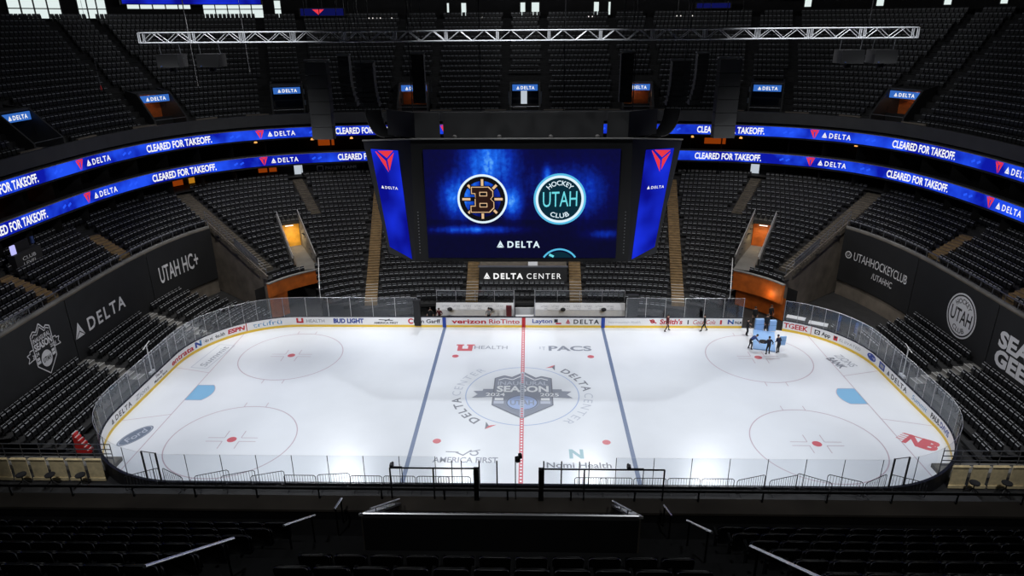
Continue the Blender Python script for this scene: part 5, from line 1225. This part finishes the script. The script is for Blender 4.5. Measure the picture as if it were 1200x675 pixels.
# small remote cameras on the near glass
def remote_cam(x, y, z, label, arm):
    e = empty('remote_camera', (x, y, z), label, 'camera', 'remote cameras on the near glass')
    mb = MB(); mb.poly([(x, y, 1.85), (x, y, z), (x + arm, y, z)], 0.03, 6); mb.build('pole', 'rail_dark', e)
    mb = MB(); mb.box((x + arm, y, z + 0.1), (0.22, 0.3, 0.22)); mb.build('body', 'black', e)
    mb = MB(); mb.tube((x + arm, y + 0.15, z + 0.1), (x + arm, y + 0.3, z + 0.1), 0.07, 10); mb.build('lens', 'black', e); rel(e)
remote_cam(7.45, -13.9, 3.0, 'small remote camera on an arm over the near glass, right blue line', -0.9)
remote_cam(-7.2, -13.9, 3.0, 'small remote camera over the near glass, left blue line', -0.6)
for sx in (-1, 1):
    s = side[sx]
    for i in range(6):
        x = sx * (28.0 + i * 1.25); e = empty('plywood_panel', (x, -11.5, 0), 'tan plywood panel behind the near %s corner, %s from the ice' % (s, ORD[i]), 'panel', 'tan plywood panels')
        mb = MB(); mb.box((x, -11.5, 0.85), (1.0, 0.06, 1.7)); mb.build('sheet', 'plywood', e)
        mb = MB(); mb.box((x, -11.57, 0.12), (1.12, 0.08, 0.2)); mb.build('batten', 'plywood', e); mb = MB(); mb.box((x, -11.57, 1.62), (1.12, 0.08, 0.08)); mb.build('batten', 'plywood', e); rel(e)
    for i, x in enumerate((28.6, 30.6, 32.5)):
        e = empty('folding_stool', (sx * x, -12.2, 0), 'black folding stool before the tan panels, near %s corner, %s from the ice' % (s, ('first', 'second', 'third')[i]), 'stool', 'black folding stools')
        mb = MB()
        for a in range(5): t = a * 2 * PI / 5; mb.tube((sx * x, -12.2, 0.5), (sx * x + 0.5 * math.cos(t), -12.2 + 0.5 * math.sin(t), 0.03), 0.035)
        mb.build('base_legs', 'black', e); mb = MB(); mb.lathe([(0.3, 0), (0.32, 0.06), (0.3, 0.1)], (sx * x, -12.2, 0.85), 12); mb.build('seat', 'cloth_black', e)
        mb = MB(); mb.tube((sx * x, -12.2, 0.45), (sx * x, -12.2, 0.88), 0.04); mb.build('post', 'black', e); rel(e)
    e = empty('end_railing', (sx * 31.5, -10.2, 0.3), 'grey tube railing closing the near end of the %s end seats' % s, 'railing', 'end seat railings')
    xa, xb = sx * 27.6, sx * 36.2
    for i in range(8): x = xa + (xb - xa) * i / 7; z = 0.3; mb = MB(); mb.tube((x, -10.2, z), (x, -10.2, z + 1.6), 0.03); mb.build('post', 'rail_grey', e)
    for h in (0.5, 0.85, 1.2, 1.6): mb = MB(); mb.tube((xa, -10.2, 0.3 + h), (xb, -10.2, 0.3 + h), 0.035); mb.build('rail', 'rail_grey', e)
    rel(e)
    mb = MB(); mb.box2((min(xa, xb), -10.35, -0.05), (max(xa, xb), -9.3, 0.3)); structure(mb.build('floor_end_step_' + s, 'concrete_grey'), 'low step under the %s end railing' % s, 'floor')
e = empty('portable_stairs', (-30.2, -8.6, 0.3), 'small red portable stairs with pale treads at the left end seats', 'stairs')
for i in range(6):
    mb = MB(); mb.box2((-30.95 + i * .16, -9.0, 0.3), (-30.79 + i * 0.16, -8.55, 1.85 - i * 0.26)); mb.build('riser_block', 'red_paint', e)
    mb = MB(); mb.box2((-30.96 + i * .16, -9.02, 1.86 - i * 0.26), (-30.87 + i * 0.16, -8.53, 1.89 - i * 0.26)); mb.build('tread', 'rail_white', e)
rel(e)
# dark booth with a lit monitor at the left end upper seats
e = empty('media_booth', (-42.1, 5.5, 9.9), 'black booth with lit monitor under the lower ribbon, left end', 'booth')
for o_, sz, m_, nm in (((-42.0, 5.4, 9.6), (0.6, 3.2, 1.7), 'black_soft', 'front_wall'), ((-42.0, 4.2, 10.85), (0.12, 0.5, 0.75), 'monitor', 'monitor'), ((-42.0, 6.6, 11.0), (0.12, 0.3, 0.6), 'blue_cloth', 'side_monitor'), ((-42.1, 5.4, 10.85), (0.1, 1.6, 0.9), 'black', 'screen_back')):
    mb = MB(); mb.box(o_, sz); mb.build(nm, m_, e)
d = Deco(lambda u, v, h: (-41.68 + 0.004 * h, u, v)); d.text('CLUB', 4.6, 6.2, 9.8, 0.3, 0, 1, 0.0); d.text('LEVEL', 4.6, 6.2, 9.35, 0.3, 0, 1, 0.0); d.build('lettering', ['print_grey'], e)
rel(e)

# ------------------------------------------------------------------ foreground: upper deck on the near side
def zf(y): return 17.65 + 0.68 * (-37.0 - y)
mb = MB()
VX0, VX1 = -2.62, 2.55
for k in range(-2, 11):
    y0, y1 = -36.55 - 0.85 * k, -36.55 - 0.85 * (k + 1); z = zf(y0 - 0.45) if k >= 0 else 17.3
    for xa, xb in ((-32, VX0), (VX1, 32)) if k < 2 else ((-32, 32),):
        mb.quad((xa, y0, z), (xb, y0, z), (xb, y1, z), (xa, y1, z)); zp = z - 0.578; mb.quad((xa, y0, zp), (xb, y0, zp), (xb, y0, z), (xa, y0, z))
structure(mb.build('floor_near_deck', 'concrete_dark'), 'dark steps of the near upper deck in the foreground', 'seating terrace')
mb = MB(); mb.box2((-34, -35.62, 16.2), (34, -35.2, 17.54)); pw = structure(mb.build('wall_near_parapet', 'concrete_dark'), 'grey-topped parapet ledge across the foreground', 'parapet')
mb = MB(); mb.box2((-34, -35.64, 17.54), (34, -35.12, 17.6)); mb.build('ledge_cap', 'concrete_wall', pw)
e = empty('parapet_rail', (0, -35.25, 17.6), 'thin black rail with short posts running along the foreground parapet', 'railing')
mb = MB(); mb.tube((-34, -35.22, 17.88), (34, -35.22, 17.88), 0.03, 6); mb.build('rail', 'rail_dark', e)
for i in range(41):
    x = -30 + i * 1.5; mb = MB(); mb.tube((x, -35.22, 17.55), (x, -35.22, 17.9), 0.025, 6); mb.build('post', 'rail_dark', e)
rel(e)
for lab, x0, x1, ps in (('left', -2.76, -0.72, (-2.76, -1.74)), ('right', 0.80, 3.66, (1.8, 3.66))):
    e = empty('stair_guard', ((x0 + x1) / 2, -35.2, 17.6), 'thin black guard frame standing on the parapet, %s of the centre gap' % lab, 'railing', 'black guard frames')
    mb = MB(); mb.tube((x0, -35.2, 18.47), (x1, -35.2, 18.47), 0.02, 8); mb.build('top_rail', 'rail_dark', e)
    for p in ps: mb = MB(); mb.tube((p, -35.2, 17.58), (p, -35.2, 18.47), 0.02, 8); mb.build('post', 'rail_dark', e)
    p = x1 if lab == 'left' else x0; mb = MB(); mb.box2((p - 0.07, -35.26, 17.5), (p + 0.05, -35.14, 18.47)); mb.build('end_post', 'black', e); rel(e)
e = empty('mini_camera', (0.2, -35.2, 17.6), 'small black camera on a thin pole at the parapet centre', 'camera')
mb = MB(); mb.poly([(0.19, -35.2, 17.58), (0.19, -35.2, 18.72), (0.26, -35.18, 18.66)], 0.014, 6); mb.build('pole', 'rail_dark', e)
mb = MB(); mb.box((0.24, -35.18, 18.72), (0.09, 0.12, 0.10), 0.4); mb.box((0.30, -35.16, 18.80), (0.08, 0.10, 0.09), 0.2); mb.build('body', 'black', e)
mb = MB(); mb.tube((0.26, -35.12, 18.72), (0.27, -35.06, 18.71), 0.03, 10); mb.build('lens', 'black', e); rel(e)
# the stairwell box in the middle
e = empty('stairwell_box', (0, -37, 17.3), 'black stairwell box with sloping pale side caps, middle foreground', 'stairwell')
mb = MB(); mb.box2((VX0, -38.24, 16.5), (VX1, -38.08, 19.56)); mb.build('back_wall', 'black_soft', e)
mb = MB(); mb.tube((VX0, -38.14, 19.575), (VX1, -38.14, 19.575), 0.035, 10); mb.build('back_wall_cap', 'chrome', e)
for x, t in ((VX0, 1), (VX1, -1)):
    mb = MB(); mb.prism([(-38.12, 16.5), (-35.3, 16.5), (-35.3, 17.5), (-38.12, 19.5)], lambda u, v, h: (x + h, u, v), -0.06, 0.06); mb.build('side_wall', 'concrete_wall', e)
    mb = MB(); mb.prism([(-38.12, 19.5), (-35.3, 17.5), (-35.3, 17.56), (-38.12, 19.56)], lambda u, v, h: (x + h, u, v), -0.10, 0.10); mb.build('side_cap', 'rail_white', e)
    mb = MB(); a, b = (x + t * 0.12, -38.05, 19.62), (x + t * 0.12, -35.6, 17.9); mb.tube(a, b, 0.022, 8)
    for q in (0.15, 0.5, 0.85): p = Vector(a).lerp(Vector(b), q); mb.tube(p, p - Vector((0, 0, 0.14)), 0.012, 6)
    mb.build('handrail', 'alu', e)
mb = MB(); mb.quad((VX0, -38.1, 16.6), (VX1, -38.1, 16.6), (VX1, -35.6, 16.6), (VX0, -35.6, 16.6)); mb.build('stairwell_floor', 'concrete_grey', e)
mb = MB(); mb.box2((-0.05, -35.6, 17.0), (0.03, -35.5, 17.5)); mb.build('white_latch', 'rail_white', e)
rel(e)
def handrail(x, ya, yb, label):
    e = empty('aisle_handrail', (x, ya, zf(ya)), label, 'handrail', 'foreground aisle handrails')
    a, b = Vector((x, ya, zf(ya) + 0.9)), Vector((x, yb, zf(yb) + 0.9))
    mb = MB(); mb.tube(a, b, 0.024, 10); mb.build('grip', 'chrome', e)
    for t in (0.12, 0.88): p = a.lerp(b, t); mb = MB(); mb.tube((p.x, p.y, zf(p.y) - 0.25), p, 0.02, 8); mb.build('post', 'rail_dark', e)
    rel(e)
def flat_rail(a, b, label):
    e = empty('aisle_handrail', (a[0], a[1], 17.3), label, 'handrail', 'foreground aisle handrails'); a, b = Vector(a), Vector(b)
    mb = MB(); mb.tube(a, b, 0.024, 10); mb.build('grip', 'chrome', e)
    for t in (0.12, 0.88): p = a.lerp(b, t); mb = MB(); mb.tube((p.x, p.y, 17.25), p, 0.02, 8); mb.build('post', 'rail_dark', e)
    rel(e)
flat_rail((-3.82, -36.25, 18.12), (-3.83, -35.66, 17.95), 'silver handrail nearest the parapet on the left foreground stairs')
handrail(-4.05, -38.42, -36.85, 'silver handrail in the middle of the left foreground stairs')
handrail(-4.24, -42.05, -39.89, 'long silver handrail closest to the viewer on the left stairs')
flat_rail((3.66, -36.25, 18.02), (3.60, -35.66, 17.84), 'silver handrail nearest the parapet on the right foreground stairs')
handrail(3.76, -38.7, -37.09, 'silver handrail in the middle of the right foreground stairs')
handrail(3.92, -42.6, -40.09, 'long silver handrail closest to the viewer on the right stairs')
# seats, seen from behind
def slab(w_, h, r, c, t, z0, tilt=0.0, n=6):
    pts = []
    for cx, cz, a0 in ((w_ / 2 - r, h - r, 0), (-w_ / 2 + r, h - r, 90)):
        pts += [(cx + r * math.cos(math.radians(a0 + 90 * i / n)), cz + r * math.sin(math.radians(a0 + 90 * i / n))) for i in range(n + 1)]
    pts += [(-w_ / 2 * 0.92, 0), (w_ / 2 * 0.92, 0)]
    mb = MB(); mb.prism(pts, lambda u, v, hh: (u, c + tilt * v + hh - 0.05 * (2 * u / w_) ** 2 * -1, z0 + v), -t / 2, t / 2); return mb
def make_seat():
    r = empty('folding_chair', (0, 0, 0), 'x', 'chair', 'foreground folding seats')
    slab(0.47, 0.50, 0.09, -0.12, 0.04, 0.42, -0.16).build('backrest', 'seat_near', r, True)
    slab(0.43, 0.40, 0.08, -0.01, 0.06, 0.36, -0.05).build('seat_pan', 'seat_near', r, True)
    mb = MB(); mb.box((-0.265, -0.06, 0.33), (0.035, 0.10, 0.66)); mb.box((-0.265, -0.02, 0.015), (0.07, 0.26, 0.03)); mb.build('support', 'rail_dark', r)
    mb = MB(); mb.box((-0.265, 0.0, 0.665), (0.05, 0.26, 0.03)); mb.build('armrest', 'seat_near', r)
    mb = MB(); mb.box((-0.265, -0.115, 0.60), (0.03, 0.012, 0.05)); mb.build('seat_bracket', 'steel', r)
    return r
proto_s = None
ct = math.cos
def place_seat(x, y, z, label):
    global proto_s
    if proto_s is None: proto_s = make_seat(); o = proto_s
    else:
        o = proto_s.copy(); COL.objects.link(o)
        for ch in KIDS: q = ch.copy(); COL.objects.link(q); q.parent = o
    o.location = (x, y, z); o['label'] = label
    return o
place_seat(0, -50, 0, 'x'); KIDS = list(proto_s.children); first = [True]
def visible_x(y, z):
    dy, dz = y + 48.563, z - 28.23; fw = dy * math.cos(PIT) - dz * math.sin(PIT); return 600 / 803.08 * fw + 0.3
cnt = 0
for k in range(0, 8):
    y = -36.55 - 0.85 * k - 0.5; z = zf(-36.55 - 0.85 * k - 0.45); vx = visible_x(y, z + 0.8)
    if (z + 0.9 - 28.23) < -0.985 * (y + 48.563): continue
    for nm, x0, dirn in (('left', -4.75, -1), ('right', 4.65, 1)):
        i = 0
        while abs(x0 + dirn * 0.54 * i) < vx:
            lab = 'black folding seat, %s %s of the %s stairs, %s row up from parapet' % (ORD[i], nm, nm, ORD[k]); x = x0 + dirn * 0.54 * i
            if first[0]: proto_s.location = (x, y, z); proto_s['label'] = lab; first[0] = False
            else: place_seat(x, y, z, lab)
            i += 1; cnt += 1
    if k >= 4:
        for i in range(11):
            x = -2.7 + 0.54 * i; place_seat(x, y, z, 'black folding seat, %s from left in the middle block behind stairwell, %s row up' % (ORD[i], ORD[k - 4])); cnt += 1
print('foreground seats', cnt, 'end seats', len(single), 'mass', len(lower) + len(upper) + len(ends))
